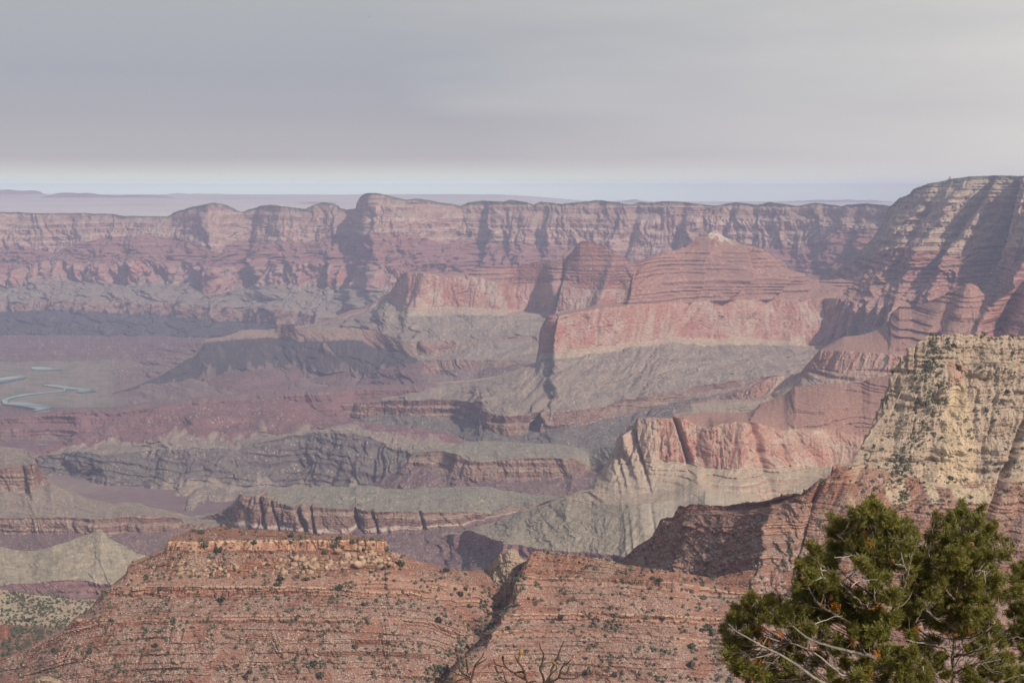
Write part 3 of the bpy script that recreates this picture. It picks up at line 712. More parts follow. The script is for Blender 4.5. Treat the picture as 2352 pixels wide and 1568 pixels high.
# ------------------------------------------------------------------ fluted promontory and its slopes
landform('canyon_wall', 'fluted cream and red promontory with pinnacles above pale talus slopes', 955, 2080, [
   ('8: 610 470 640 455 700 425 760 400 830 370 900 360; 5: 880 1040 940 1018 1000 1000 1150 958 1300 888 1400 868 1590 798 1640 778 1770 718 1780 668 1830 618 1880 538 1925 460 1938 415 1955 385 1975 378 1990 392 2000 345 2015 333 2035 335 2048 345 2060 282 2150 275 2311 285; 6: 60 590 200 572 340 577 480 580 570 520 720 465 790 405 1000 385 1230 380 1290 350 1420 330 1550 320', '955 5000 1050 4950 1250 4760 1380 4720 1420 4760 1450 4800 1530 4900 1600 5050 1720 5400 1800 5500 2080 5300', '955 10 1400 10 2080 15'),
   ('8: 610 471 640 456 700 426 760 401 830 371; 5: 940 1019 1000 1001 1150 959 1300 889 1400 869 1590 799 1640 779 1770 719 1780 669 1830 619 1880 540 1925 464 1940 430 1975 400 2000 380 2035 350 2060 295 2150 285 2311 290; 6: 60 610 100 640 200 680 250 660 400 640 550 650 640 680 720 700 800 690 1000 690 1100 710 1180 735 1550 760', '955 4990 1050 4940 1250 4750 1380 4700 1420 4690 1450 4650 1500 4600 1600 4600 1700 4550 1800 4650 1900 4700 2080 4700', '955 10 1400 10 1440 30 2080 30'),
   ('8: 610 472 640 457 700 427 760 402 830 372; 5: 940 1020 1000 1002 1150 960 1300 890 1400 870 1590 800 1640 780 1770 720 1780 670 1830 622 1880 560 2000 565 2200 570 2311 570; 6: 150 920 200 940 400 940 650 945 700 930 950 935 1060 925 1200 900 1550 900', '955 4980 1050 4930 1250 4740 1380 4660 1420 4620 1450 4590 1500 4530 1600 4530 1640 4520 1700 4450 1900 4600 2080 4600', '955 10 1400 20 1440 34 2080 32'),
   ('8: 610 473 640 458 700 428 760 403 830 373; 5: 940 1021 1000 1004 1150 962 1300 892 1400 872 1590 802 1640 782 1770 765 1830 775 2000 780 2200 785 2311 760; 6: 150 1020 250 1080 400 1110 560 1120 570 1165 700 1135 850 1080 1000 1020 1200 960 1550 950', '955 4970 1050 4920 1300 4620 1380 4490 1450 4400 1550 4350 1640 4330 1700 4300 1900 4400 2080 4450', '955 10 1300 20 1400 7 2080 10'),
   ('8: 610 474 640 459 700 429 760 404 830 374; 5: 940 1022 1000 1006 1150 966 1300 898 1400 880 1590 815 1750 855 1900 858 2050 855 2200 835 2311 830; 6: 200 1100 400 1160 570 1200 800 1190 1550 1150', '955 4960 1050 4900 1300 4510 1380 4360 1450 4250 1550 4200 1700 4180 2080 4300', '955 10 1300 20 1400 7 2080 10'),
   ('8: 610 478 700 440 760 420 830 395; 5: 880 1050 940 1024 1130 1090 1300 1130 1400 1150 1600 1165 1800 1180 2000 1200 2311 1200; 6: 200 1250 800 1300 1550 1250', '955 4900 1060 4700 1150 4300 1250 4150 1380 4000 1450 3900 1550 3900 2080 4000', '955 15 1100 30 1400 22 2080 30'),
   ('8: 610 520 700 510 830 500; 5: 880 1140 940 1150 1000 1170 1130 1165 1300 1200 1500 1210 1700 1215 1900 1235 2311 1260; 6: 800 1350 1550 1350', '955 4860 1060 4650 1150 4270 1250 4120 1380 3970 1550 3850 2080 3950', '955 40 1400 40 2080 40'),
   ('8: 610 600 830 640; 5: 880 1300 1130 1320 1300 1300 2311 1300; 6: 800 1400 1550 1400', '955 4600 1060 4400 1250 3950 1400 3800 2080 3700', 60)],
  [B_('supai', n=6, c=.42), B_('redwall', sb=-.05, jt=(14, 5, 2), fx=[lambda c, u, s, z, t: mixc(c, (.41, .315, .235), sstep(1528 - u, 0, 22) * .6)]), B_('muav', n=5, c=.45, fx=[lambda c, u, s, z, t: mixc(c, (.40, .32, .24), sstep(1560 - u, -20, 40) * .4)]),
   B_('muav', n=3, c=.5, cv=.5), B_('ba_tan', cv=.8, n=3, c=.15, s=.4, fx=[lambda c, u, s, z, t: mixc(c, (.385, .315, .24), sstep(u - 1440 - 60 * t, 0, 40) * .7)]), B_('doxred', sb=.1), B_('dox')],
  lam=120, seed=19, pale=.06, back=(400, 200), slant=.35, vs=11, rows=1.4, jit=1.0,
  spurs=[(1435, 5, 25, 2), (1452, 5, 30, 2), (1480, 9, 35, 2), (1502, 4, -50, 2), (1612, 5, -90, 2), (1665, 18, 25, 2), (1785, 7, -40, 2), (1920, 20, 30, 2)])

# ------------------------------------------------------------------ green-topped benches
landform('mesa', 'green-topped bench with a low brown cliff, farther of two', 840, 1480, [
   ('5: 260 725 350 700 450 640 530 588 560 542 640 492 800 480 930 436 1050 432 1250 440 1400 446 1530 456 1700 480 1800 480 1930 456 2110 440', '840 6300 930 6400 1070 6600 1300 6500 1480 6000', 10),
   ('5: 260 726 350 701 450 641 530 590 560 546 650 502 760 495 860 520 950 562 1100 572 1250 556 1400 550 1640 548 1690 570 1740 602 1900 590 2110 560', '840 6290 920 6300 930 6180 1010 6250 1045 6050 1150 5950 1320 5950 1350 6200 1400 6000 1480 5800', '840 10 930 40 1480 40'),
   ('5: 260 727 350 702 450 642 530 608 600 615 700 615 750 660 850 645 930 715 1100 700 1250 715 1400 690 1500 695 1600 685 1640 645 1730 650 1900 645 2110 640', '840 6280 930 6130 1045 6000 1150 5890 1320 5890 1350 6120 1400 5950 1480 5700', '840 10 930 50 1480 50'),
   ('5: 260 760 450 745 700 755 1000 765 1300 780 1500 795 1600 790 1900 760 2110 760', '840 6100 930 5900 1150 5600 1320 5650 1480 5500', 70)],
  [B_('ba_green', cv=.97, lf=20), B_('tapeats', n=3, c=.7, jt=(15, 5, 3)), B_('dox', sb=.25)], lam=230, vmul=2.2, seed=21, pale=.06, back=(500, 30), slant=.3, vs=14)
landform('mesa', 'long sage-green bench above a fluted brown cliff with a pale stripe', 400, 1380, [
   ('4: 1140 960 1200 950 1350 920 1500 882 1560 812 1580 790 1690 785 1720 775 1800 760 1950 740 2100 740 2311 740; 5: 100 732 200 730 300 725 380 740 550 752 800 740 1000 728 1080 730 1170 760 1350 785 1500 795 1600 795 1830 790', '400 5800 500 5700 560 5400 600 5500 700 5700 1000 5700 1200 5600 1380 5300', 8),
   ('4: 1140 975 1200 965 1350 940 1500 890 1540 860 1580 800 1690 797 1720 802 1800 832 1900 856 2050 870 2150 880 2311 885; 5: 200 885 350 900 500 905 700 905 1000 905 1100 918 1200 880 1350 850 1500 830 1600 810 1830 800', '400 5600 500 5400 540 5150 620 5050 700 5000 900 4950 1080 5000 1200 5200 1380 5150', 40),
   ('4: 1140 1010 1220 1000 1350 985 1500 1000 1700 1030 2000 1050 2311 1060; 5: 200 1030 300 1060 600 1030 800 1000 900 1010 1000 985 1100 955 1300 905 1500 880 1830 850', '400 5560 500 5350 540 5090 620 5000 700 4950 900 4900 1080 4950 1200 5150 1380 5080', 50),
   ('4: 1140 1200 2311 1200; 5: 400 1220 600 1250 800 1280 1000 1250 1300 1150 1830 1000', '400 5000 700 4500 900 4450 1080 4500 1380 4700', 50)],
  [B_('ba_green', cv=.97, lf=20), B_('tapeats', n=3, c=.8, jt=(14, 5, 3), fx=[lambda c, u, s, z, t: mixc(c, (.44, .34, .28), sstep(t + .05 * np.sin(s / 130.), .74, .80) * sstep(.93 - t, 0, .05) * .8)]), B_('dox', sb=.2, cv=.8)],
  lam=190, vmul=2.2, seed=22, pale=.06, back=(600, 40), slant=.3, vs=12, rows=1.3,
  spurs=[(604, 4, -60, 2), (632, 3, -40, 2), (697, 5, -60, 2), (722, 4, -50, 2), (820, 4, -60, 2), (865, 3, -50, 2), (975, 4, -40, 2)])
# ------------------------------------------------------------------ left butte and long cliff
landform('butte', 'brown flat-topped butte at the left above a long banded cliff', -100, 560, [
   ('4: -300 470 0 470 100 480 190 495 222 510 235 580 260 620 280 660 330 690 420 740 550 800 740 850 850 840 920 840 980 870 1150 900 1250 930 1500 905 1620 920', '-100 5900 60 5800 78 5600 120 5500 250 5400 400 5500 560 5700', 5),
   ('4: -300 615 0 615 140 600 228 585 255 612 280 666 330 697 420 745 550 805 740 855 850 848 920 848 980 876 1150 905 1250 935 1620 930', '-100 5400 60 5350 78 5300 90 5450 250 5380 400 5470 560 5650', '-100 30 80 30 110 8 560 8'),
   ('4: -300 760 0 760 100 780 230 770 265 740 300 725 330 715 420 755 550 815 740 862 920 856 1150 912 1250 940 1620 940', '-100 5330 60 5290 78 5240 95 5400 250 5350 560 5600', '-100 35 80 35 110 8 560 8'),
   ('4: -300 945 0 945 300 945 500 945 700 945 740 950 800 935 950 925 1100 930 1200 950 1220 980 1500 990 1620 990', '-100 5020 250 4950 420 4950 450 5100 560 5250', 30),
   ('4: -300 1060 0 1060 300 1055 450 1050 700 1060 900 1045 1100 1040 1220 1035 1500 1020 1620 1020', '-100 4970 250 4900 420 4900 450 5050 560 5200', 45),
   ('4: -300 1200 500 1200 850 1230 1150 1230 1620 1200', '-100 4500 560 4700', 40)],
  [B_('ba', cv=.97), B_('tapeats', n=4, c=.7), B_('ba', cv=.75, n=5, c=.2, s=.5, sb=.05), B_('tapeats', n=3, c=.85, sb=.05, jt=(13, 4.5, 3)), B_('dox', sb=.15)],
  lam=200, seed=23, pale=.06, back=(600, 40), slant=.1, vs=12, rows=1.3)
landform('hill', 'olive-grey hill with a small capped peak at the left', -100, 420, [
   ('4: -300 1125 0 1130 100 1150 200 1160 300 1145 420 1110 520 1070 600 1040 632 1018 640 1012 672 1014 680 1035 720 1075 800 1120 880 1165 960 1195 1210 1290', '-100 4000 120 3900 225 3950 300 3850 420 3800', 6),
   ('4: -300 1385 0 1385 200 1375 400 1350 520 1360 700 1385 900 1400 1210 1420', '-100 3680 225 3640 300 3640 420 3600', 22),
   ('4: -300 1410 0 1415 300 1450 500 1470 650 1485 900 1500 1210 1520', '-100 3640 225 3590 420 3540', 25),
   ('4: -300 1600 1210 1650', 3200, 30)],
  [B_('ba_tan', cv=.97, sb=-.02), B_('doxred', n=2, c=.8), B_('dox')], lam=170, seed=24, pale=.06, back=(300, 120), slant=.6, vs=8, vmul=1.5)
# ------------------------------------------------------------------ near ground: scrub flat, red mesa, red slope, right bluff
landform('scrub_slope', 'tan shrub-dotted slope at the lower left', -120, 560, [
   ('7: -350 760 0 765 200 800 400 815 550 832 700 838 1000 860 1640 900', 2650, 10),
   ('7: -350 1000 1640 1050', 2300, 25), ('7: -350 1560 1640 1560', 1800, 15)],
  [B_('tanscrub', cv=.97), B_('redsoil', cv=.97, pale=.05)], lam=130, seed=25, back=(120, 12), mat=M_NEAR, level=False, vs=3.5, keep='scrub', rows=1.3, dx=1.4)
RMC = ('7: -350 1300 -50 1270 100 1210 300 1110 430 1040 488 968 500 958 600 897 640 845 695 782 700 768 755 740 765 722 850 657 860 610 900 578 980 545 1050 520 1118 492 1128 440 1132 425 1160 410 1250 388 1390 376 1440 356 1500 345 1560 350 1640 368 1700 375 1900 385 2050 400 2300 408; '
       '8: 0 408 100 412 300 428 412 440 420 500 480 520 560 555 650 585 750 610 900 640 1050 665 1100 678 1150 690 1300 640 1420 600')
landform('mesa', 'red layered mesa in the foreground with a sheer orange caprock and fallen boulders', -120, 1230, [
   (RMC, '-120 1642 120 1634 240 1670 340 1692 383 1695 400 1740 500 1790 600 1800 880 1770 892 1700 1000 1745 1230 1720', 3),
   ('7: -350 1301 100 1211 430 1041 500 961 600 898 700 771 860 612 1050 521 1118 494 1128 448 1200 450 1300 450 1600 445 2000 440 2300 440; 8: 300 440 408 446 422 502 480 521 560 556 650 586 750 612 900 642 1100 680 1150 692 1300 645 1420 605', '-120 1642 120 1634 240 1668 340 1690 380 1692 388 1682 500 1685 880 1682 893 1695 1000 1735 1230 1710', '-120 5 380 5 400 9 880 9 900 5 1230 5'),
   ('7: -350 1302 100 1212 430 1042 500 963 600 899 700 773 860 614 1050 523 1112 497 1200 500 1300 505 1700 500 2000 505 2300 500; 8: 415 506 480 524 560 558 650 588 750 614 900 645 1100 683 1150 694 1300 650 1420 610', '-120 1642 120 1634 240 1664 340 1688 380 1686 388 1676 500 1679 880 1676 893 1690 1000 1730 1230 1705', '-120 5 380 5 400 10 880 10 900 5 1230 5'),
   ('7: -350 1303 100 1213 430 1043 500 965 600 901 700 775 820 700 855 664 1000 682 1300 690 1700 690 2300 690; 8: 300 672 430 672 600 684 800 705 900 728 1000 748 1100 790 1200 820 1420 760', '-120 1642 120 1634 240 1655 292 1645 400 1630 800 1625 1000 1660 1080 1675 1230 1690', '-120 5 240 8 320 5 1230 4'),
   ('7: -350 1304 100 1214 430 1044 500 967 600 904 690 790 760 742 1000 750 1300 745 1600 745 2000 745 2300 765; 8: 200 780 400 790 580 790 700 820 900 850 1050 880 1150 930 1250 900 1420 830', '-120 1642 120 1634 240 1640 270 1622 400 1605 800 1600 1000 1630 1080 1645 1230 1665', '-120 5 240 10 320 5 1230 5'),
   ('7: -350 1305 100 1216 430 1046 500 970 600 908 695 815 1000 822 1300 825 1600 815 2300 806; 8: 200 826 500 830 600 836 800 858 1000 902 1130 955 1250 930 1420 880', '-120 1642 120 1634 230 1630 250 1618 400 1602 800 1596 1000 1626 1080 1640 1230 1660', '-120 5 240 10 320 5 1230 5'),
   ('7: -350 1306 100 1218 430 1050 490 972 510 965 700 965 1000 950 1300 945 1600 945 2000 940 2300 950; 8: 200 952 500 965 700 990 800 1020 980 1110 1100 1060 1420 1000', '-120 1660 40 1625 175 1585 400 1562 800 1556 1000 1582 1230 1600', '-120 5 160 10 320 6 1230 6'),
   ('7: -350 1310 100 1222 430 1058 700 990 1000 975 1300 970 2300 972; 8: 200 975 500 990 700 1015 900 1100 1100 1100 1420 1060', '-120 1640 40 1620 175 1580 400 1557 800 1551 1000 1578 1230 1596', '-120 5 160 10 320 6 1230 6'),
   ('7: -350 1560 100 1560 2300 1560; 8: 300 1560 1420 1560', '-120 1560 175 1500 400 1455 800 1450 1000 1475 1230 1500', '-120 10 160 7 1230 7')],
  [B_('redsoil', cv=.97, n=2, c=.3, pale=.05), B_('mesacap', back='redsoil', ta=0, lf=3, jt=(11, 3.2, 1), rl=.2), B_('redsoil', cv=.9, n=3, c=.3, pale=.22), B_('redledge', n=4, c=.4, pale=.10), B_('redledge', n=2, c=.85, lf=14, jt=(8, 2.4, 3), rl=.16), B_('shale', n=6, c=.4, s=.95, pale=.2),
   B_('redledge', n=1, c=.9, jt=(6, 2., 2), rl=.2), B_('shale', n=8, c=.36, s=.95, pale=.2)],
  lam=62, seed=26, back=(300, 60), mat=M_NEAR, level=False, vs=2.6, keep='mesa', rows=1.15, dx=1.15, slant=-.15, coh=.9, vmul=.5, fine=1.3, oct=6, jit=1.0, maxrow=260,
  spurs=[(1090, 26, -22, 2)], dirx=(-.05, -1))
landform('red_slope', 'red ledgy slope dotted with shrubs at the bottom of the photo', 980, 2480, [
   ('8: 690 1560 780 1410 800 1392 880 1280 900 1240 980 1182 1080 1132 1108 1090 1112 1046 1185 992 1195 945 1215 905 1260 820 1290 700 1310 650 1350 585 1380 525 1420 510 1500 508 1600 528 1750 548 1900 562 2000 600 2150 620; 9: 250 690 500 640 800 640 1200 600 2730 600', '980 1560 1100 1605 1155 1650 1190 1672 1250 1690 1450 1680 1550 1675 1632 1690 1740 1685 2480 1680', 4),
   ('8: 690 1561 800 1394 900 1243 980 1184 1080 1134 1114 1048 1187 994 1197 947 1262 825 1290 712 1320 660 1450 690 1600 686 1800 690 2000 700 2200 710 2352 716; 9: 250 760 400 790 900 800 2730 820', (0.985,), '980 3 1200 5 1300 4 2480 4'),
   ('8: 690 1562 800 1395 900 1245 980 1186 1080 1136 1116 1050 1189 996 1199 949 1264 830 1290 726 1400 730 1450 742 1700 742 2000 746 2200 766 2352 772; 9: 250 820 900 830 2730 850', (0.979,), '980 3 1200 5 1300 4 2480 4'),
   ('8: 690 1563 800 1396 900 1247 980 1188 1080 1138 1118 1052 1188 998 1201 946 1300 932 1500 930 1600 925 1800 920 2000 930 2352 946; 9: 250 960 900 980 2730 1000', (0.956,), '980 3 1140 5 1170 5 2480 5'),
   ('8: 690 1564 800 1397 900 1249 980 1190 1080 1140 1112 1056 1186 1000 1195 990 1400 986 1600 986 2050 1002 2352 1012; 9: 250 1030 900 1050 2730 1070', (0.95,), '980 3 1140 5 1170 5 2480 5'),
   ('8: 690 1565 800 1398 900 1251 980 1192 1080 1142 1106 1060 1115 1046 1400 1042 1700 1036 2000 1050 2130 1062 2352 1085; 9: 250 1120 900 1150 2730 1150', (0.943,), '980 3 1110 6 1140 5 2480 5'),
   ('8: 690 1566 800 1399 900 1253 980 1194 1080 1150 1104 1092 1400 1088 1700 1082 2100 1088 2352 1120; 9: 250 1160 900 1200 2730 1200', (0.937,), '980 3 1110 6 1140 5 2480 5'),
   ('8: 690 1567 800 1400 870 1290 900 1256 980 1196 1200 1192 1500 1190 1900 1210 2352 1230; 9: 250 1260 2730 1300', (0.922,), '980 3 1070 8 1120 5 2480 5'),
   ('8: 690 1580 2352 1580; 9: 250 1580 2730 1580', (0.885,), 6)],
  [B_('redsoil', cv=.97, n=3, c=.3, pale=.05), B_('redledge', n=1, c=.85, jt=(7, 2., 2), rl=.2), B_('redsoil', n=4, c=.3, pale=.2), B_('redledge', n=2, c=.85, jt=(8, 2.4, 3), rl=.16), B_('shale', n=2, c=.3, pale=.1), B_('redledge', n=1, c=.85, jt=(8, 2.2, 2), rl=.2), B_('shale', n=4, c=.4, s=.95, pale=.2), B_('shale', n=6, c=.36, s=.95, pale=.22)],
  lam=62, seed=27, back=(200, 30), mat=M_NEAR, level=False, vs=2.6, keep='slope', rows=1.15, dx=1.15, slant=-.2, coh=.9, vmul=.5, fine=1.3, oct=6, jit=1.0, maxrow=260)
FAN = lambda u, t: sstep(1 - np.abs(u - 2207 + 6 * t) / (9 + 52 * t), 0, .35) * sstep(t, .12, .25)
landform('bluff', 'cream limestone bluff above stepped red slopes at the right', 1425, 2480, [
   ('5: 1940 1240 1980 1200 2050 1130 2170 1060 2200 1000 2225 945 2300 935; 6: 20 1190 70 1200 90 1180 200 1186 320 1192 450 1172 620 1156 720 1122 790 1112 828 1118 850 1100 930 1040 990 1020 1040 985 1042 930 1080 918 1180 900 1200 870 1204 835 1232 826 1236 775 1262 762 1266 722 1296 705 1300 640 1322 628 1326 570 1352 555 1357 490 1384 470 1388 425 1408 408 1412 345 1436 325 1441 282 1482 250 1487 212 1530 196 1536 155 1592 140 1600 112 1645 98 1652 76 1690 70 1696 62 1760 74 1766 64 1830 68 1850 54 1900 60 1906 70 1950 60 2010 66 2050 62 2080 74 2150 78 2160 68 2220 64 2230 76 2304 72 2680 70', '1425 2350 1570 2150 1700 1980 1800 1830 1850 1800 1910 1790 1960 1850 2000 1930 2060 1967 2480 1967', '1425 4 1900 4 2000 4 2480 6'),
   ('5: 1940 1242 1980 1202 2050 1132 2170 1063 2225 950 2300 945; 6: 70 1210 200 1200 450 1190 620 1175 720 1140 790 1130 850 1112 930 1052 1040 995 1080 932 1180 915 1215 880 1260 790 1300 720 1350 640 1420 560 1500 420 1600 320 1700 260 1800 245 1950 260 2100 250 2304 260 2680 260', '1425 2345 1570 2130 1700 1990 1828 1818 1842 1798 1910 1785 1960 1830 2010 1890 2060 1923 2480 1923', '1425 4 1900 6 2000 12 2480 16'),
   ('5: 1940 1244 1980 1204 2050 1134 2170 1066 2225 960 2300 960; 6: 70 1230 200 1220 450 1220 620 1195 720 1155 800 1145 850 1125 930 1065 1040 1005 1080 950 1150 930 1195 935 1260 946 1330 952 1400 970 1500 990 1600 1010 1700 1040 1800 1052 1980 1055 2100 1030 2304 1000 2680 980', '1425 2340 1570 2110 1700 1980 1814 1812 1828 1795 1910 1782 1950 1790 1990 1830 2060 1823 2480 1823', '1425 4 1900 8 2000 12 2480 15'),
   ('5: 1940 1246 1980 1206 2050 1137 2170 1072 2225 975 2300 980; 6: 70 1260 200 1245 450 1255 640 1230 690 1215 780 1180 900 1170 1000 1160 1100 1120 1260 1000 1400 1000 1600 1040 1800 1075 1980 1080 2100 1055 2304 1025 2680 1010', '1425 2330 1570 2080 1700 1930 1786 1803 1800 1792 1850 1783 1950 1775 2060 1814 2480 1814', '1425 5 1760 10 1800 14 2480 8'),
   ('5: 1940 1250 2050 1150 2170 1110 2300 1080; 6: 70 1350 300 1330 500 1330 620 1370 650 1295 700 1290 900 1280 1100 1260 1300 1180 1600 1180 2304 1180 2680 1180', '1425 2300 1570 2020 1700 1880 1764 1770 1778 1757 1850 1752 1950 1745 2060 1787 2480 1787', '1425 5 1740 14 1800 9 2480 8'),
   ('5: 1940 1252 2050 1170 2170 1160 2300 1150; 6: 70 1420 300 1430 500 1420 590 1450 620 1380 660 1370 900 1380 1100 1350 1300 1280 1600 1270 2304 1270 2680 1270', '1425 2290 1570 1990 1700 1830 1746 1752 1760 1739 1850 1730 1950 1725 2060 1764 2480 1764', '1425 5 1740 14 1800 9 2480 8'),
   ('5: 1940 1256 2050 1240 2300 1330; 9: 0 600 120 690 240 700 330 660 420 610 560 540 900 560 1400 600 2730 650', '1425 2200 1550 1900 1600 1840 1640 1800 1712 1728 1726 1708 1850 1692 2480 1690', '1425 5 1740 12 2480 16'),
   ('9: -430 850 0 900 300 900 600 850 2730 950', '1425 2000 1550 1750 1640 1700 1740 1650 2480 1627', 10)],
  [B_('cream', n=4, c=.6, s=.85, sb=-.1, ls=.25, jt=(10, 2.8, 9), jt2=[(26, 6, 2)], fx=[lambda c, u, s, z, t: mixc(c, (.34, .16, .11), sstep(1935 - u, 0, 12))]),
   B_('cream', n=9, c=.5, s=.85, pale=.10, ls=.22, jt=(10, 2.4, 14), jt2=[(24, 4.5, 5)], jm=lambda u, t: 1 - .9 * FAN(u, t), fx=[lambda c, u, s, z, t: mixc(c, (.34, .16, .11), sstep(1945 - u, 0, 12)), lambda c, u, s, z, t: mixc(c, (.47, .35, .225), FAN(u, t) * .95), lambda c, u, s, z, t: mixc(c, (.36, .19, .12), sstep(1 - np.abs(u - 2200) / (28 + 0 * t), 0, .5) * sstep(.22 - t, 0, .1) * .6)]),
   B_('redledge', n=2, c=.8, fx=[lambda c, u, s, z, t: mixc(c, (.45, .35, .24), sstep(fbm(s / 40, z / 60, 3, 5), -.1, .2) * sstep(u - 1950, 0, 30) * .8)]),
   B_('redsoil', n=5, c=.3, pale=.12, fx=[lambda c, u, s, z, t: mixc(c, (.45, .36, .24), sstep(fbm(s / 30 + z / 60, z / 200, 3, 6), -.05, .25) * sstep(u - 1930, 0, 40) * .85)]),
   B_('redledge', n=4, c=.75, pale=.06, jt=(8, 2.5, 6)), B_('shale', n=7, c=.4, pale=.2, jt=(6, 1.6, 9)), B_('shale', n=4, c=.35, pale=.2)],
  lam=52, seed=28, back=(250, 20), mat=M_NEAR, level=True, vs=3.0, keep='bluff', rows=1.2, dx=1.2, slant=-.45, fine=1.3, coh=1.1, oct=6, jit=1.3, maxrow=260,
  spurs=[(2272, 7, -22, 2), (2090, 16, -10, 2), (2335, 14, -14, 2), (1782, 9, 14, 2), (1850, 6, -14, 2)])
# ------------------------------------------------------------------ river
wm = bpy.data.materials.new('river_water')
wm.use_nodes = True
b = wm.node_tree.nodes['Principled BSDF']
b.inputs['Base Color'].default_value = (0.25, 0.30, 0.28, 1)
b.inputs['Roughness'].default_value = 0.9
b.inputs['Specular IOR Level'].default_value = 0.1
def river(name, spec, z, label):
    """closed outline in picture crops laid on the valley floor as a thin body of water"""
    k, v = spec.split(':')
    ox, oy, s = SRC[k]
    v = [float(q) for q in v.split()]
    P = [unproj_z(ox + s * v[i], oy + s * v[i + 1], z) for i in range(0, len(v), 2)]
    n = len(P)
    V = [(p.x, p.y, z) for p in P] + [(p.x, p.y, z - 12) for p in P]
    import mathutils
    tr = mathutils.geometry.tessellate_polygon([[Vector((p.x, p.y, 0)) for p in P]])
    F_ = [list(t) for t in tr]
    Q = [(i, (i + 1) % n, n + (i + 1) % n, n + i) for i in range(n)]
    return tag(mesh_obj(name, np.array(V), [np.array(F_), np.array(Q)], wm), label, None, None, 'structure')
river('river', '1:-80 1432 0 1422 60 1414 110 1411 170 1409 178 1415 160 1428 110 1437 40 1452 -80 1476', -1393, 'turquoise river bend far below at the left edge')
river('river', '1:205 1350 260 1348 330 1352 405 1360 410 1368 395 1374 350 1371 300 1375 240 1370 212 1366', -1393, 'thin far reach of the turquoise river')
river('river', '4:275 62 400 66 470 78 540 84 600 92 640 112 560 116 500 110 520 98 440 90 430 108 380 112 300 120 220 130 120 145 60 160 50 180 90 178 180 180 270 194 345 210 320 230 240 236 215 232 245 222 150 205 80 196 20 190 10 165 60 145 150 126 260 116 350 108 425 98 420 86 340 76', -1393, 'turquoise river looping round a shrubby island')
river('river', '4:190 447 240 450 320 456 322 466 290 468 230 460', -1398, 'short glimpse of the river below the dark red bluff')

# ------------------------------------------------------------------ the rim the camera stands on (falls away below the picture)
def rim_z(x, y):
    return -1.75 - 0.44 * np.maximum(y, 0) - 0.004 * y * np.abs(y) * (y > 0)
nx, ny = 90, 80
xs, ys = np.linspace(-45, 45, nx), np.r_[np.linspace(-12, 46, ny - 3), 50, 62, 80]
XX, YY = np.meshgrid(xs, ys)
ZZ = rim_z(XX, np.minimum(YY, 46)) + 0.25 * fbm(XX / 3, YY / 3, 4, 77) - 8 * np.maximum(YY - 46, 0)
a = np.arange(nx * ny).reshape(ny, nx)
ff = np.stack([a[:-1, :-1], a[:-1, 1:], a[1:, 1:], a[1:, :-1]], -1).reshape(-1, 4)
g = fbm(XX / 2, YY / 2, 5, 78)
cc = mixc(np.broadcast_to(np.array((.42, .34, .24), np.float32), (*g.shape, 3)), (.30, .22, .15), sstep(g, -.2, .4))
tag(mesh_obj('rim_ledge', np.stack([XX, YY, ZZ], -1).reshape(-1, 3), ff, M_NEAR, col=cc.reshape(-1, 3), smooth=True), 'dusty limestone rim under the pine trees', None, None, 'structure')

# ------------------------------------------------------------------ single rocks
def rock_thing(name, label, cat, *a, **k):
    o = landform(name, label, *a, kind=None, **k)
    if 'kind' in o: del o['kind']
    return tag(o, label, cat)
rock_thing('rock_pinnacle', 'pale domed limestone pinnacle standing behind the gully between the red mesa and the red slope', 'pinnacle', 1098, 1222, [
   ('8: 1030 700 1050 672 1070 640 1090 605 1115 580 1145 556 1165 530 1176 516 1190 532 1210 524 1222 508 1232 496 1262 490 1292 499 1304 520 1310 548 1330 562 1360 578 1385 605 1400 640', '1098 1765 1130 1745 1160 1720 1175 1715 1190 1735 1222 1760', 2),
   ('8: 1030 702 1060 690 1120 640 1180 590 1240 570 1300 585 1360 620 1400 645', '1098 1763 1130 1730 1160 1708 1175 1705 1190 1720 1222 1755', 6),
   ('8: 1030 704 1060 700 1120 720 1300 720 1400 700', '1098 1760 1130 1715 1160 1698 1175 1695 1190 1705 1222 1748', 7),
   ('8: 1030 900 1400 900', '1098 1720 1160 1660 1222 1700', 6)],
   [B_('cream', n=3, c=.5, sb=-.1, pale=.05), B_('cream', n=2, c=.6, pale=.06), B_('shale', pale=.1)], lam=11, seed=41, back=(26, 10), mat=M_NEAR, level=False, vs=2, dx=.6, rows=.6, fine=2, slant=.2, jit=.9, yb=3, coh=7)
rock_thing('rock_pillar', 'short fluted red-brown rock pillar at the left edge of the scrub slope', 'rock', -40, 24, [
   ('7: -120 1000 0 1006 18 1000 24 1010 34 1004 44 1012 52 1008 60 1018 64 1040 66 1060', '-40 2200 10 2190 18 2196 24 2220', 1),
   ('7: -120 1125 0 1122 40 1125 66 1112', '-40 2196 10 2184 18 2190 24 2218', 2)],
   [B_('redledge', jt=(5, 3, 1), sb=.1)], lam=14, seed=42, back=(25, 6), mat=M_NEAR, level=False, vs=2, dx=.4, rows=.6, fine=3, yb=2, coh=5, skirt=40)
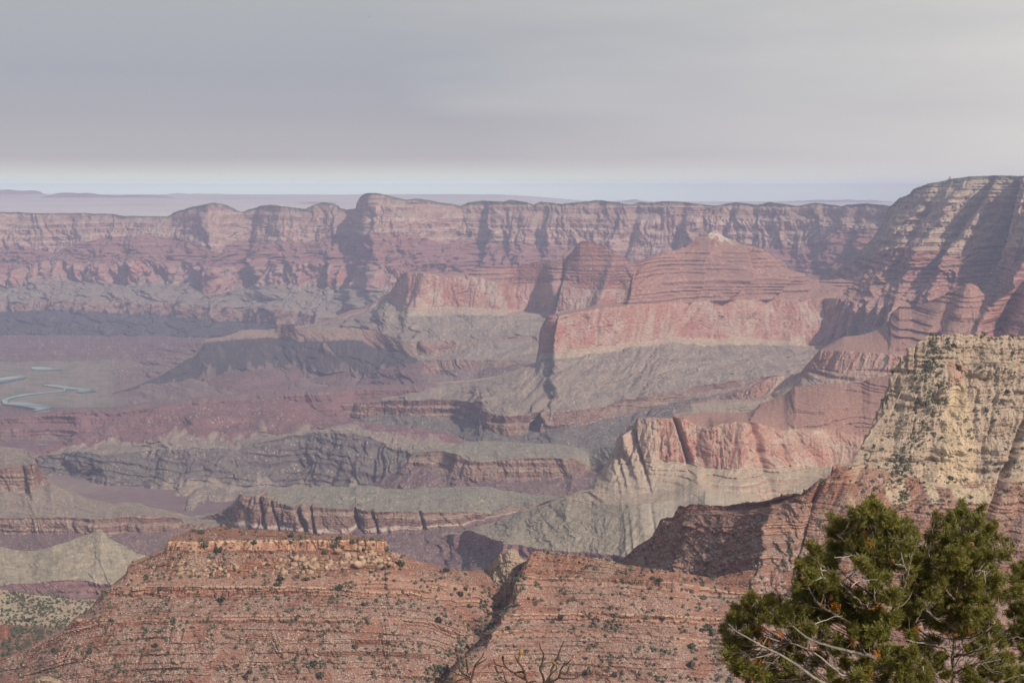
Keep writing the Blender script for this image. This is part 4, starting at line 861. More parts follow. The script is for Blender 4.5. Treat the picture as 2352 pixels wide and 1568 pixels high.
rock_thing('rock_outcrop', 'pale yellow limestone outcrop poking up at the bottom edge below the tan scrub slope', 'rock', 54, 150, [
   ('0: 54 1580 60 1566 74 1560 89 1552 94 1551 107 1551.5 118 1554 126 1558 138 1560 143 1566 150 1580', '54 152 89 150 118 149 150 151', .05),
   ('0: 54 1585 74 1570 94 1562 118 1564 138 1570 150 1588', '54 151.5 89 149 118 148 150 150.5', .25),
   ('0: 54 1660 150 1660', '54 150 89 147.5 118 147 150 149', .5)],
   [B_('cream', n=3, c=.6, sb=-.2, jt=(.7, .25, 2)), B_('cream', n=5, c=.6, sb=-.2, jt=(.8, .3, 6))], lam=1.6, seed=43, back=(2.5, 1.2), mat=M_NEAR, level=False, vs=.2, dx=.3, rows=.4, fine=2, yb=2, jit=.5, skirt=70)

# ------------------------------------------------------------------ the stone watchtower on the right rim
def lathe(prof, n=24, cx=0, cy=0):
    V, Fq = [], []
    for (r, z) in prof:
        for k in range(n):
            a = 2 * math.pi * k / n
            V.append((cx + r * math.cos(a), cy + r * math.sin(a), z))
    for j in range(len(prof) - 1):
        for k in range(n):
            Fq.append((j * n + k, j * n + (k + 1) % n, (j + 1) * n + (k + 1) % n, (j + 1) * n + k))
    return np.array(V, float), np.array(Fq)
M_STONE = plain_material('tower_stone', (.40, .27, .20), .3, .6)
M_DARK = plain_material('dark_opening', (.05, .045, .045), .1, 1)
tw = empty('watchtower', tuple(unproj(2182, 412.4, 10820)))
tag(tw, 'round stone watchtower with a low round building at its foot on the right rim', 'tower')
V, Fq = lathe([(6.0, -14), (5.9, 0), (5.2, 12), (4.9, 19.5), (5.4, 20.0), (5.4, 22.2), (4.9, 22.2), (4.8, 21.2), (0.01, 21.2)])
mesh_obj('tower_wall', V, Fq, M_STONE, tw)
V, Fq = lathe([(7.5, -14), (7.4, 0), (7.1, 4.6), (7.3, 4.8), (7.3, 5.6), (6.7, 5.6), (6.6, 5.1), (0.01, 5.3)], 24, -10.5, -1.5)
mesh_obj('round_room', V, Fq, M_STONE, tw)
for zc, rr in ((17.2, 5.0), (10.0, 5.35), (5.0, 5.65)):
    for k in range(6):
        a = -math.pi / 2 + (k - 2.5) * 0.5
        ca, sa_ = math.cos(a), math.sin(a)
        q = []
        for (w, h, o_) in ((-.5, -.8, .25), (.5, -.8, .25), (.5, .8, .25), (-.5, .8, .25), (-.5, -.8, -.3), (.5, -.8, -.3), (.5, .8, -.3), (-.5, .8, -.3)):
            q.append(((rr + o_) * ca - w * sa_, (rr + o_) * sa_ + w * ca, zc + h))
        mesh_obj('window', np.array(q), np.array([(0, 1, 2, 3), (0, 4, 5, 1), (1, 5, 6, 2), (2, 6, 7, 3), (3, 7, 4, 0), (4, 7, 6, 5)]), M_DARK, tw)

# ------------------------------------------------------------------ a bird
bp_ = unproj(846.8, 39, 500)
def loft_body(secs, n=8):
    V, Fq = [], []
    for (x, y, z, rx, rz) in secs:
        for k in range(n):
            a = 2 * math.pi * k / n
            V.append((x, y + rx * math.cos(a), z + rz * math.sin(a)))
    for j in range(len(secs) - 1):
        for k in range(n):
            Fq.append((j * n + k, j * n + (k + 1) % n, (j + 1) * n + (k + 1) % n, (j + 1) * n + k))
    return V, Fq
V1, F1 = loft_body([(-.26, 0, .0, .004, .004), (-.22, 0, .0, .02, .018), (-.16, 0, .01, .045, .045), (-.05, 0, 0, .07, .065), (.08, 0, 0, .055, .05), (.18, 0, .01, .04, .015), (.3, 0, .02, .07, .006), (.34, 0, .02, .06, .004)])
for sgn in (-1, 1):
    o_ = len(V1)
    for (y, x0, x1, z) in ((.03, -.1, .1, .03), (.18, -.13, .08, .10), (.34, -.10, .08, .10), (.5, -.02, .07, .05), (.58, .05, .08, .03)):
        V1 += [(x0, sgn * y, z + .008), (x1, sgn * y, z + .008), (x1, sgn * y, z - .008), (x0, sgn * y, z - .008)]
    for j in range(4):
        for k in range(4):
            F1.append((o_ + j * 4 + k, o_ + j * 4 + (k + 1) % 4, o_ + j * 4 + 4 + (k + 1) % 4, o_ + j * 4 + 4 + k))
bd = mesh_obj('bird', np.array(V1), np.array(F1), plain_material('dark_feathers', (.03, .03, .035), .2, 8), loc=bp_)
bd.rotation_euler = (R(8), 0, R(60))
tag(bd, 'small dark bird flying high in the grey sky', 'bird')
# ------------------------------------------------------------------ scattered rocks and shrubs on the near slopes
rnd = np.random.default_rng(11)
def project(p):
    y = p[..., 1] * CP - p[..., 2] * SP
    px = CX + F * p[..., 0] / y
    py = CY - F * (p[..., 1] * SP + p[..., 2] * CP) / y
    return px, py
GW, GH = 588, 392
zb = np.full((GH, GW), 1e9)
for kx in ('mesa', 'slope', 'scrub', 'bluff'):
    X = SURF[kx][0]
    px, py = project(X)
    ix, iy = (px / 4).astype(int), (py / 4).astype(int)
    ok = (ix >= 0) & (ix < GW) & (iy >= 0) & (iy < GH)
    np.minimum.at(zb, (iy[ok], ix[ok]), X[..., 1][ok])
def scatter(kx, n, wfun=None, nzmin=0.3, bandset=None):
    X, B, Tt, u, nz = SURF[kx]
    px, py = project(X)
    ix, iy = np.clip((px / 4).astype(int), 0, GW - 1), np.clip((py / 4).astype(int), 0, GH - 1)
    vis = (px > 2) & (px < 2350) & (py > 0) & (py < 1566) & (X[..., 1] <= zb[iy, ix] * 1.012)
    vis &= (nz > nzmin) & (B[:, None] >= 0)
    vis[-1] = False
    if bandset is not None: vis &= np.isin(B, bandset)[:, None]
    w = vis.astype(float)
    w[1:-1] *= np.clip(np.abs(py[2:] - py[:-2]) / 2, 0, 3)[:, :]
    if wfun is not None: w *= wfun(px, py)
    w = w.ravel()
    if w.sum() == 0: return np.zeros((0, 3)), np.zeros(0), np.zeros(0)
    idx = rnd.choice(len(w), size=n, p=w / w.sum(), replace=True)
    return X.reshape(-1, 3)[idx], px.ravel()[idx], py.ravel()[idx]
def clumpy(a, b, seed, lo=0.1):
    return lambda px, py: np.clip(0.5 + 1.2 * fbm(px / a, py / b, 3, seed), lo, 2)

def rock_shape(seed, sub=2):
    import bmesh
    bm = bmesh.new()
    bmesh.ops.create_icosphere(bm, subdivisions=sub, radius=1)
    V = np.array([v.co[:] for v in bm.verts])
    Fa = np.array([[v.index for v in f.verts] for f in bm.faces])
    bm.free()
    rg = np.random.default_rng(seed)
    N_ = rg.normal(size=(13, 3))
    N_ /= np.linalg.norm(N_, axis=1)[:, None]
    dd = rg.uniform(.42, .9, 13)
    dt = V @ N_.T
    r = np.min(np.where(dt > .05, dd / np.maximum(dt, .05), 9), 1)
    V = V * np.minimum(r, 1.3)[:, None] * rg.uniform(.75, 1.25, 3)
    return V, Fa
M_BOULDER = plain_material('boulder_rock', (.36, .235, .155), .28, .35, .95, .1, .5)
M_PALE = plain_material('pale_rock', (.56, .43, .32), .3, .5, .95, .1)
SHP = [rock_shape(100 + k) for k in range(7)]
PROTO = []
def boulder(p, size, label, group, k=None):
    k = int(rnd.integers(len(SHP))) if k is None else k
    if len(PROTO) <= k or PROTO[k] is None:
        while len(PROTO) <= k: PROTO.append(None)
        PROTO[k] = mesh_obj('boulder', SHP[k][0], SHP[k][1], M_BOULDER)
        o = PROTO[k]
    else:
        o = PROTO[k].copy()
        COL.objects.link(o)
    o.location = (p[0], p[1], p[2] + size * .15)
    o.scale = (size, size * rnd.uniform(.7, 1.1), size * rnd.uniform(.55, .95))
    o.rotation_euler = (rnd.uniform(-.5, .5), rnd.uniform(-.5, .5), rnd.uniform(0, 6.28))
    return tag(o, label, 'boulder', group)
def gw(cx, cy, sx, sy): return lambda px, py: np.exp(-((px - cx) / sx) ** 2 - ((py - cy) / sy) ** 2)
for (cx, cy, sx, sy, n, lo, hi, lab, grp) in (
      (500, 1308, 55, 13, 34, 1.6, 4.2, 'tan boulder in the left heap of fallen blocks under the orange caprock', 'boulders in the left heap under the caprock'),
      (690, 1300, 70, 17, 70, 1.8, 5.0, 'tan boulder in the big middle heap of fallen blocks under the orange caprock', 'boulders in the middle heap under the caprock'),
      (850, 1290, 50, 22, 62, 1.8, 5.2, 'tan boulder in the right heap of fallen blocks below the end of the caprock', 'boulders in the right heap under the caprock'),
      (390, 1305, 50, 16, 16, 1.2, 3.2, 'tan boulder on the left shoulder of the red mesa', 'boulders on the left shoulder of the mesa')):
    P_, qx, qy = scatter('mesa', n, gw(cx, cy, sx, sy), 0.1, [2])
    for p in P_:
        boulder(p, 1.3 * (lo + (hi - lo) * rnd.random() ** 2.2), lab, grp)
for (x, y, sz, lab) in ((395, 1495, 4.2, 'tan boulder among small stones low on the red mesa, upper of a close pair'), (405, 1520, 5.0, 'large tan boulder low on the red mesa, lower of a close pair'),
                        (655, 1507, 5.6, 'large pale boulder lying alone on the lower red mesa slope'), (725, 1505, 3.6, 'pale pointed boulder on the lower red mesa slope right of a larger one'),
                        (735, 1402, 3.0, 'small pale boulder below the middle ledge of the red mesa'), (1845, 1345, 3.6, 'round tan boulder on the red slope left of the pine trees')):
    for kx in ('mesa', 'slope'):
        X = SURF[kx][0]
        px, py = project(X)
        dd = (px - x) ** 2 + (py - y) ** 2
        dd[SURF[kx][1] < 0] = 1e9
        k = np.unravel_index(np.argmin(dd), dd.shape)
        if dd[k] < 40:
            boulder(X[k], sz, lab, None)
            break
# rubble: small stones nobody could count, one object
VV, FF, nv = [], [], 0
S0 = [rock_shape(300 + k, 1) for k in range(5)]
for kx, n, lo, hi, wf in (('mesa', 8000, .4, 1.5, clumpy(60, 40, 61)), ('slope', 7500, .4, 1.4, clumpy(60, 40, 62)), ('bluff', 4200, .5, 1.7, clumpy(50, 60, 63)), ('scrub', 250, .5, 1.3, None)):
    P_, qx, qy = scatter(kx, n, wf, 0.15)
    for p in P_:
        v, f = S0[int(rnd.integers(5))]
        sz = lo + (hi - lo) * rnd.random() ** 3
        a = rnd.uniform(0, 6.28)
        c_, s_ = math.cos(a), math.sin(a)
        q = v * sz * np.array([1, 1, .7])
        q = np.stack([q[:, 0] * c_ - q[:, 1] * s_, q[:, 0] * s_ + q[:, 1] * c_, q[:, 2]], -1) + p
        VV.append(q); FF.append(f + nv); nv += len(v)
tag(mesh_obj('rubble', np.concatenate(VV), np.concatenate(FF), M_PALE), 'pale loose stones strewn over the red slopes', None, None, 'stuff')

# shrubs: low domes of leaf clumps
def shrub_shape(seed, nleaf, leaf, spread=1.0):
    rg = np.random.default_rng(seed)
    d = rg.normal(size=(nleaf, 3))
    d /= np.linalg.norm(d, axis=1)[:, None]
    lob = 1 + .35 * np.sin(3 * np.arctan2(d[:, 1], d[:, 0]) + seed) * (1 - np.abs(d[:, 2]))
    c = d * (rg.uniform(.35, 1, nleaf) ** .5 * lob)[:, None] * np.array([1, 1, .8]) + np.array([0, 0, .55])
    c[:, 2] = np.maximum(c[:, 2], .02)
    a = rg.normal(size=(nleaf, 3)); a /= np.linalg.norm(a, axis=1)[:, None]
    b2 = np.cross(a, d); b2 /= np.linalg.norm(b2, axis=1)[:, None] + 1e-6
    sz = leaf * rg.uniform(.6, 1.3, nleaf)[:, None]
    V = np.stack([c - a * sz - b2 * sz * .6, c + a * sz - b2 * sz * .5, c + a * sz * .8 + b2 * sz * .6, c - a * sz * .7 + b2 * sz * .7], 1).reshape(-1, 3)
    return V, np.arange(nleaf * 4).reshape(-1, 4)
M_SHRUB = [plain_material('juniper_leaf', (.066, .07, .042), .35, 1.5, .9, .1), plain_material('sage_leaf', (.105, .108, .068), .3, 1.5, .9, .1), plain_material('dark_pinyon_leaf', (.05, .056, .034), .35, 1.5, .9, .1)]
SH = [shrub_shape(500 + k, 70, .34) for k in range(6)]
SP_ = {}
NAMES = ['juniper_bush', 'sage_bush', 'pinyon_bush']
def shrub(p, size, mk, label, group, tall=1.0):
    k = int(rnd.integers(6))
    key = (k, mk)
    if key not in SP_:
        o = mesh_obj(NAMES[mk], SH[k][0], SH[k][1], M_SHRUB[mk])
        SP_[key] = o
    else:
        o = SP_[key].copy()
        COL.objects.link(o)
    o.location = (p[0], p[1], p[2] - size * .1)
    o.scale = (size, size, size * rnd.uniform(.75, 1.15) * tall)
    o.rotation_euler = (0, 0, rnd.uniform(0, 6.28))
    return tag(o, label, 'shrub', group)
def gully(px, py):
    gx = np.interp(py, [1300, 1345, 1400, 1440, 1480, 1530, 1570], [1195, 1180, 1158, 1115, 1075, 1035, 985])
    return np.exp(-((px - gx + 14) / 24) ** 2) * (py > 1320)
REG = (
 ('mesa', 34, lambda px, py: (py < 1262) * (px > 380), 0.2, 1.3, 2.6, (0, 1), 'dark shrub on the flat red top above the orange caprock', 'shrubs on top of the caprock'),
 ('mesa', 42, lambda px, py: (py >= 1262) * (py < 1340) * (px > 280), 0.1, 1.4, 3.2, (0, 2), 'dark shrub among the fallen boulders under the orange caprock', 'shrubs among the fallen boulders'),
 ('mesa', 40, lambda px, py: (py >= 1340) * (py < 1450), 0.2, 1.3, 2.8, (0, 2), 'dark shrub between the middle ledges of the red mesa', 'shrubs between the mesa ledges'),
 ('mesa', 36, lambda px, py: (py >= 1450) * (px < 960), 0.2, 1.3, 3.0, (0, 1, 2), 'grey-green shrub on the lower rubble slope of the red mesa', 'shrubs low on the mesa'),
 ('mesa', 16, gully, 0.0, 1.8, 4.2, (0, 2), 'dark bush crowded into the gully between the red mesa and the red slope', 'bushes in the gully'),
 ('scrub', 40, lambda px, py: (px < 420) * 1.0, 0.0, 1.9, 3.6, (0, 1), 'rounded shrub on the tan slope at the lower left', 'shrubs on the tan slope'),
 ('slope', 40, lambda px, py: (px < 1640) * 1.0, 0.2, 1.4, 3.4, (0, 2), 'dark shrub on the ledgy red slope left of the pine trees', 'shrubs on the red slope'),
 ('bluff', 34, lambda px, py: (px > 1960) * (py < 1120) * (0.15 + 1.5 * np.exp(-((px - np.interp(py, [830, 1100], [2150, 2070])) / 26) ** 2)), 0.05, 1.4, 2.8, (0, 2), 'dark shrub rooted among the ledges of the cream limestone bluff', 'shrubs on the cream bluff'),
)
nb = 0
for kx, n, wf, nzm, lo, hi, mks, lab, grp in REG:
    P_, qx, qy = scatter(kx, n, wf, nzm)
    for p in P_:
        shrub(p, 0.95 * (lo + (1.6 * hi - lo) * rnd.random() ** 2.6), int(rnd.choice(mks)), lab, grp)
        nb += 1
# the rest of the scrub: thousands of small plants, one object
VV, FF, nv = [], [], 0
S1 = [shrub_shape(700 + k, 16, .5) for k in range(6)]
for kx, n, lo, hi, wf, nzm in (('mesa', 2600, .5, 1.5, clumpy(70, 45, 71), .2), ('slope', 2600, .5, 1.7, clumpy(70, 45, 72), .2), ('scrub', 1500, .6, 1.9, clumpy(60, 40, 73, .3), .0), ('bluff', 2600, .5, 1.8, lambda px, py: clumpy(45, 60, 74)(px, py) * (0.5 + 3 * np.exp(-((px - np.interp(py, [830, 1100], [2150, 2070])) / 26) ** 2)) * (1 - .85 * np.exp(-((px - 2205) / 40) ** 2) * (py < 1100)), .1),
                                ('mesa', 260, .6, 1.8, gully, 0), ('slope', 120, .7, 2.0, gully, 0)):
    P_, qx, qy = scatter(kx, n, wf, nzm)
    for p in P_:
        v, f = S1[int(rnd.integers(6))]
        sz = 1.1 * (lo + (1.5 * hi - lo) * rnd.random() ** 2.4)
        VV.append(v * sz + p); FF.append(f + nv); nv += len(v)
tag(mesh_obj('scrub', np.concatenate(VV), np.concatenate(FF), M_SHRUB[1]), 'small grey-green scrub dotted over the red slopes', None, None, 'stuff')
# ------------------------------------------------------------------ pine trees at the rim and bare shrubs
M_BARK = plain_material('pine_bark', (.20, .155, .125), .45, 18, .95, .1, .8)
M_PALEBARK = plain_material('pale_bark', (.26, .225, .19), .35, 25, .9, .1, .5)
M_TWIG = plain_material('dead_twig', (.36, .33, .29), .25, 30, .9, .1)
M_CONE = plain_material('pine_cone', (.30, .15, .07), .45, 60, .8, .1)
M_DEADN = plain_material('dead_needles', (.30, .115, .022), .3, 20, .8, .1)
nm = bpy.data.materials.new('pine_needles')
nm.use_nodes = True
t = nm.node_tree
b = t.nodes['Principled BSDF']
b.inputs['Roughness'].default_value = 0.55
b.inputs['Specular IOR Level'].default_value = 0.3
at = nd(t, 'ShaderNodeAttribute', attribute_name='albedo')
t.links.new(at.outputs['Color'], b.inputs['Base Color'])
tl = nd(t, 'ShaderNodeBsdfTranslucent')
t.links.new(at.outputs['Color'], tl.inputs['Color'])
ms = nd(t, 'ShaderNodeMixShader')
ms.inputs[0].default_value = 0.25
t.links.new(b.outputs[0], ms.inputs[1])
t.links.new(tl.outputs[0], ms.inputs[2])
t.links.new(ms.outputs[0], t.nodes['Material Output'].inputs['Surface'])
tr_ = np.random.default_rng(5)
def k9(x, y, D): return unproj(1550.4 + .3408 * x, 1091 + .3408 * y, D)
def tube(Pn, Rn, n=7):
    Pn = np.asarray(Pn, float)
    Rn = np.asarray(Rn, float)
    T = np.gradient(Pn, axis=0)
    T /= np.linalg.norm(T, axis=1)[:, None] + 1e-9
    U = np.cross(T, np.array([.3, 1, .2]))
    U /= np.linalg.norm(U, axis=1)[:, None] + 1e-9
    Wv = np.cross(T, U)
    a = np.arange(n) * 2 * math.pi / n
    V = (Pn[:, None] + Rn[:, None, None] * (np.cos(a)[None, :, None] * U[:, None] + np.sin(a)[None, :, None] * Wv[:, None])).reshape(-1, 3)
    m = len(Pn)
    q = np.arange(m * n).reshape(m, n)
    Fq = np.stack([q[:-1], np.roll(q[:-1], -1, 1), np.roll(q[1:], -1, 1), q[1:]], -1).reshape(-1, 4)
    return V, Fq
def smooth_path(P, n, wob=0.0, rg=tr_):
    P = np.asarray(P, float)
    for _ in range(2):
        Q = [P[0]]
        for i in range(len(P) - 1):
            Q += [P[i] * .75 + P[i + 1] * .25, P[i] * .25 + P[i + 1] * .75]
        Q.append(P[-1])
        P = np.array(Q)
    s = np.r_[0, np.cumsum(np.linalg.norm(np.diff(P, axis=0), axis=1))]
    u = np.linspace(0, s[-1], n)
    P = np.stack([np.interp(u, s, P[:, k]) for k in range(3)], -1)
    if wob: P[1:-1] += rg.normal(size=(n - 2, 3)) * wob
    return P
class Acc:
    def __init__(s): s.V, s.F, s.n = [], [], 0
    def add(s, V, Fq): s.V.append(V); s.F.append(Fq + s.n); s.n += len(V)
    def build(s, name, mat, parent=None, **k):
        if s.n: return mesh_obj(name, np.concatenate(s.V), np.concatenate(s.F), mat, parent, smooth=True, **k)
def needles(pos, dr, nper, ln, wd, rg):
    """bottle-brush shoots: pos (m,3) base, dr (m,3) axis"""
    m = len(pos)
    a = rg.uniform(0, 1, (m, nper, 1))
    ax = dr[:, None, :]
    L = rg.uniform(.045, .085, (m, 1, 1))
    base = pos[:, None, :] + ax * a * L
    rv = rg.normal(size=(m, nper, 3))
    rv -= (rv * ax).sum(-1, keepdims=True) * ax
    rv /= np.linalg.norm(rv, axis=-1, keepdims=True) + 1e-9
    nd_ = ax * rg.uniform(.35, 1.1, (m, nper, 1)) + rv
    nd_ /= np.linalg.norm(nd_, axis=-1, keepdims=True)
    tip = base + nd_ * ln * rg.uniform(.75, 1.25, (m, nper, 1))
    sd = np.cross(nd_, rg.normal(size=(m, nper, 3)))
    sd /= np.linalg.norm(sd, axis=-1, keepdims=True) + 1e-9
    mid = base * .4 + tip * .6
    V = np.stack([base - sd * wd * .4, base + sd * wd * .4, mid + sd * wd * .5, tip, mid - sd * wd * .5], 2).reshape(-1, 3)
    Fq = np.arange(m * nper * 5).reshape(-1, 5)
    return V, Fq
def cone_mesh(rg, r=.024):
    V, Fq, n = [], [], 0
    for lv in range(7):
        z = (lv / 6 - .5) * 2.1 * r
        rr = r * math.sqrt(max(.12, 1 - (lv / 6 - .45) ** 2 * 2.6))
        for k in range(7):
            a = 2 * math.pi * (k + .5 * (lv % 2)) / 7
            ca, sa2 = math.cos(a), math.sin(a)
            w = rr * .5
            P0 = np.array([ca * rr * .3, sa2 * rr * .3, z])
            tp = np.array([ca * rr, sa2 * rr, z + r * .12])
            sd = np.array([-sa2, ca, 0]) * w
            V += [P0 - sd * .3, P0 + sd * .3, tp + sd * .8, tp - sd * .8, tp + np.array([0, 0, r * .25]) - P0 * .1]
            Fq += [(n, n + 1, n + 2, n + 3), (n + 3, n + 2, n + 4, n + 4)]
            n += 5
    tri = [f[:3] for f in Fq if f[2] == f[3] or f[3] == f[2]]
    qd = [f for f in Fq if f[2] != f[3] and f[3] != f[0] and len(set(f)) == 4]
    td = [(f[0], f[1], f[2]) for f in Fq if len(set(f)) == 3]
    return np.array(V), [np.array(qd), np.array(td)]
def pine(label, D, trunk, rad, clusters, limbs, twigs, cones, deads, seed, floor_xy):
    rg = np.random.default_rng(seed)
    tp = np.array([k9(x, y, D + o) for x, y, o in trunk])
    bx, by = tp[-1][0] + floor_xy[0], tp[-1][1] + floor_xy[1]
    bz = float(rim_z(np.array(bx), np.array(by))) - .3
    lo = tp[-1]
    tp = np.vstack([tp, lo * .55 + np.array([bx, by, bz]) * .45 + np.array([.05, 0, 0]), [bx, by, bz]])
    root = empty('pine_tree', (bx, by, bz))
    tag(root, label, 'tree')
    off = np.array([bx, by, bz])
    path = smooth_path(tp, 60, .006, rg)
    rr = np.interp(np.linspace(0, 1, 60), [0, .15, .5, 1], [.004, rad * .35, rad, rad * 2.2])
    V, Fq = tube(path, rr, 9)
    mesh_obj('trunk', V - off, Fq, M_BARK, root, smooth=True)
    for (pl, r0, r1, pale) in limbs:
        lp = smooth_path([k9(x, y, D + o) for x, y, o in pl], 22, .004, rg)
        V, Fq = tube(lp, np.linspace(r0, r1, 22), 7)
        mesh_obj('branch', V - off, Fq, M_PALEBARK if pale else M_BARK, root, smooth=True)
    # shoots
    limbpts = np.concatenate([path[:40]] + [smooth_path([k9(x, y, D + o) for x, y, o in pl], 22) for (pl, _, _, _) in limbs])
    pos, drr, twp = [], [], Acc()
    for (x, y, r) in clusters:
        lay = [(rg.normal() * .28, 0, 1.0)]
        if r > 45: lay.append((lay[0][0] + rg.uniform(.12, .5), 18, .9))
        for (dz, sh, kk) in lay:
            c = k9(x + rg.normal() * sh, y + rg.normal() * sh, D + dz)
            rm = r * .00113 * .95
            att = limbpts[np.argmin(np.linalg.norm((limbpts - c) * np.array([1, .7, 1.15]) + np.array([0, 0, .12]), axis=1))]
            ln = np.linalg.norm(c - att)
            midp = (c + att) / 2 + np.array([0, 0, -.06 * ln]) + rg.normal(size=3) * .03
            tpth = smooth_path([att, midp, c], 9, .003, rg)
            V, Fq = tube(tpth, np.linspace(.003 + .004 * min(ln, .8), .0022, 9), 5)
            twp.add(V - off, Fq)
            outd = (c - att) / (ln + 1e-6)
            k = max(5, int((r / 26.) ** 2 * 3.6 * kk))
            q = rg.normal(size=(k, 3))
            q *= (rg.uniform(0, 1, k) ** .4 / (np.linalg.norm(q, axis=1) + 1e-9))[:, None] * rm
            dv = outd * .55 + np.array([0, -.15, .55]) + q / (rm + 1e-6) * .6 + rg.normal(size=(k, 3)) * .35
            dv /= np.linalg.norm(dv, axis=1)[:, None]
            pos.append(c + q - dv * .04)
            drr.append(dv)
            for i in range(0, k, 2):
                V, Fq = tube(np.stack([tpth[-3], (tpth[-3] + pos[-1][i]) / 2 + rg.normal(size=3) * .008, pos[-1][i] + dv[i] * .05]), [.002, .0018, .0012], 4)
                twp.add(V - off, Fq)
    pos, drr = np.concatenate(pos), np.concatenate(drr)
    V, Fq = needles(pos, drr, 44, .040, .0042, rg)
    m = len(pos)
    c = np.array((.155, .150, .036)) * rg.uniform(.72, 1.25, (m, 1)) + np.array((.03, .015, 0)) * rg.uniform(0, 1, (m, 1))
    c = np.repeat(c, 44 * 5, 0) * rg.uniform(.85, 1.15, (m * 44, 1)).repeat(5, 0)
    c = c.reshape(-1, 5, 3)
    c[:, 3] *= 1.35
    mesh_obj('needles', V - off, Fq, nm, root, col=c.reshape(-1, 3))
    twp.build('twigs', M_BARK, root)
    for pl in twigs:
        ac = Acc()
        for seg_ in pl:
            lp = smooth_path([k9(x, y, D - .3 + .02 * rg.normal()) for x, y in seg_], 10, .002, rg)
            V, Fq = tube(lp, np.linspace(.0046, .0022, 10), 5)
            ac.add(V - off, Fq)
            for _ in range(2):
                i = int(rg.integers(3, 9))
                e = lp[i] + (rg.normal(size=3) * .03 + np.array([0, 0, -.02]))
                V, Fq = tube(np.stack([lp[i], (lp[i] + e) / 2, e]), [.003, .0025, .002], 4)
                ac.add(V - off, Fq)
        ac.build('dead_branch', M_TWIG, root)
    for (x, y, r) in cones:
        V, Fq = cone_mesh(rg, .0013 * r)
        o = mesh_obj('pine_cone', V, Fq, M_CONE, root, loc=Vector(k9(x, y, D - .32) - off))
        o.rotation_euler = (rg.uniform(-.8, .8), rg.uniform(-.8, .8), rg.uniform(0, 6))
    dp, dd = [], []
    for (x, y, r) in deads:
        k = max(2, int((r / 15.) ** 2))
        cpt = k9(x, y, D - .28)
        q = rg.normal(size=(k, 3)) * r * .0006
        dv = q / (np.linalg.norm(q, axis=1)[:, None] + 1e-9) + np.array([0, -.3, -.2])
        dp.append(cpt + q); dd.append(dv / np.linalg.norm(dv, axis=1)[:, None])
    if dp:
        V, Fq = needles(np.concatenate(dp), np.concatenate(dd), 22, .038, .0036, rg)
        mesh_obj('dead_needles', V - off, Fq, M_DEADN, root)
    return root
def trip(s): 
    v = [float(q) for q in s.split()]
    return [tuple(v[i:i + 3]) for i in range(0, len(v), 3)]
def pair(s):
    v = [float(q) for q in s.split()]
    return [tuple(v[i:i + 2]) for i in range(0, len(v), 2)]
CL1 = trip('1330 168 32 1335 220 55 1275 240 42 1395 232 42 1200 250 38 1050 290 32 1230 310 66 1330 320 76 1420 300 66 1480 280 34 1540 310 38 1110 340 54 1060 390 46 1180 400 74 1300 420 86 1420 400 76 1520 380 66 1600 380 38 1630 430 34 1080 480 56 1200 490 76 1330 510 80 1460 490 74 1560 480 56 '
 '920 480 42 975 490 32 960 570 48 900 600 56 850 620 46 1050 570 64 1010 640 74 920 660 66 860 700 48 820 740 38 1270 600 52 1350 640 70 1450 590 66 1550 580 56 1600 640 56 900 760 66 980 740 64 1060 700 54 850 800 56 790 860 38 950 830 76 1050 800 72 1130 760 50 1340 720 50 1430 700 44 1250 820 52 1350 800 64 1450 820 72 1540 760 54 1150 850 64 '
 '520 820 42 500 880 56 560 880 54 620 870 50 690 870 46 750 910 46 400 930 48 360 980 42 420 990 56 330 1050 34 500 960 56 590 950 54 680 950 56 760 960 56 380 1090 56 460 1080 56 550 1060 46 350 1200 38 420 1180 56 500 1170 46 400 1260 48 480 1290 56 560 1330 56 520 1370 48 640 1280 46 700 1360 56 '
 '850 940 74 950 930 74 1060 920 74 1160 940 72 1000 1010 54 900 1030 54 820 1060 54 1250 950 72 1350 960 80 1450 960 64 1200 1040 54 1300 1060 62 1400 1060 62 1100 1090 44 770 1150 44 850 1130 46 1000 1140 42 1180 1150 52 1280 1180 52 1400 1180 64 1500 1200 56 1600 1190 46 1150 1260 52 1280 1280 72 1420 1290 74 1540 1280 74 1650 1270 54 1250 1370 54 1400 1380 64 1550 1370 72 1680 1350 54 950 1250 42 900 1330 44 1050 1340 42 1080 1180 48 990 1230 44 860 1230 38 800 1340 44 1120 1400 46 960 1390 40 440 1330 48 600 1260 46 640 1370 50 760 1290 46 820 1240 44 760 1400 50 860 1400 48 720 1220 40 610 1130 40')
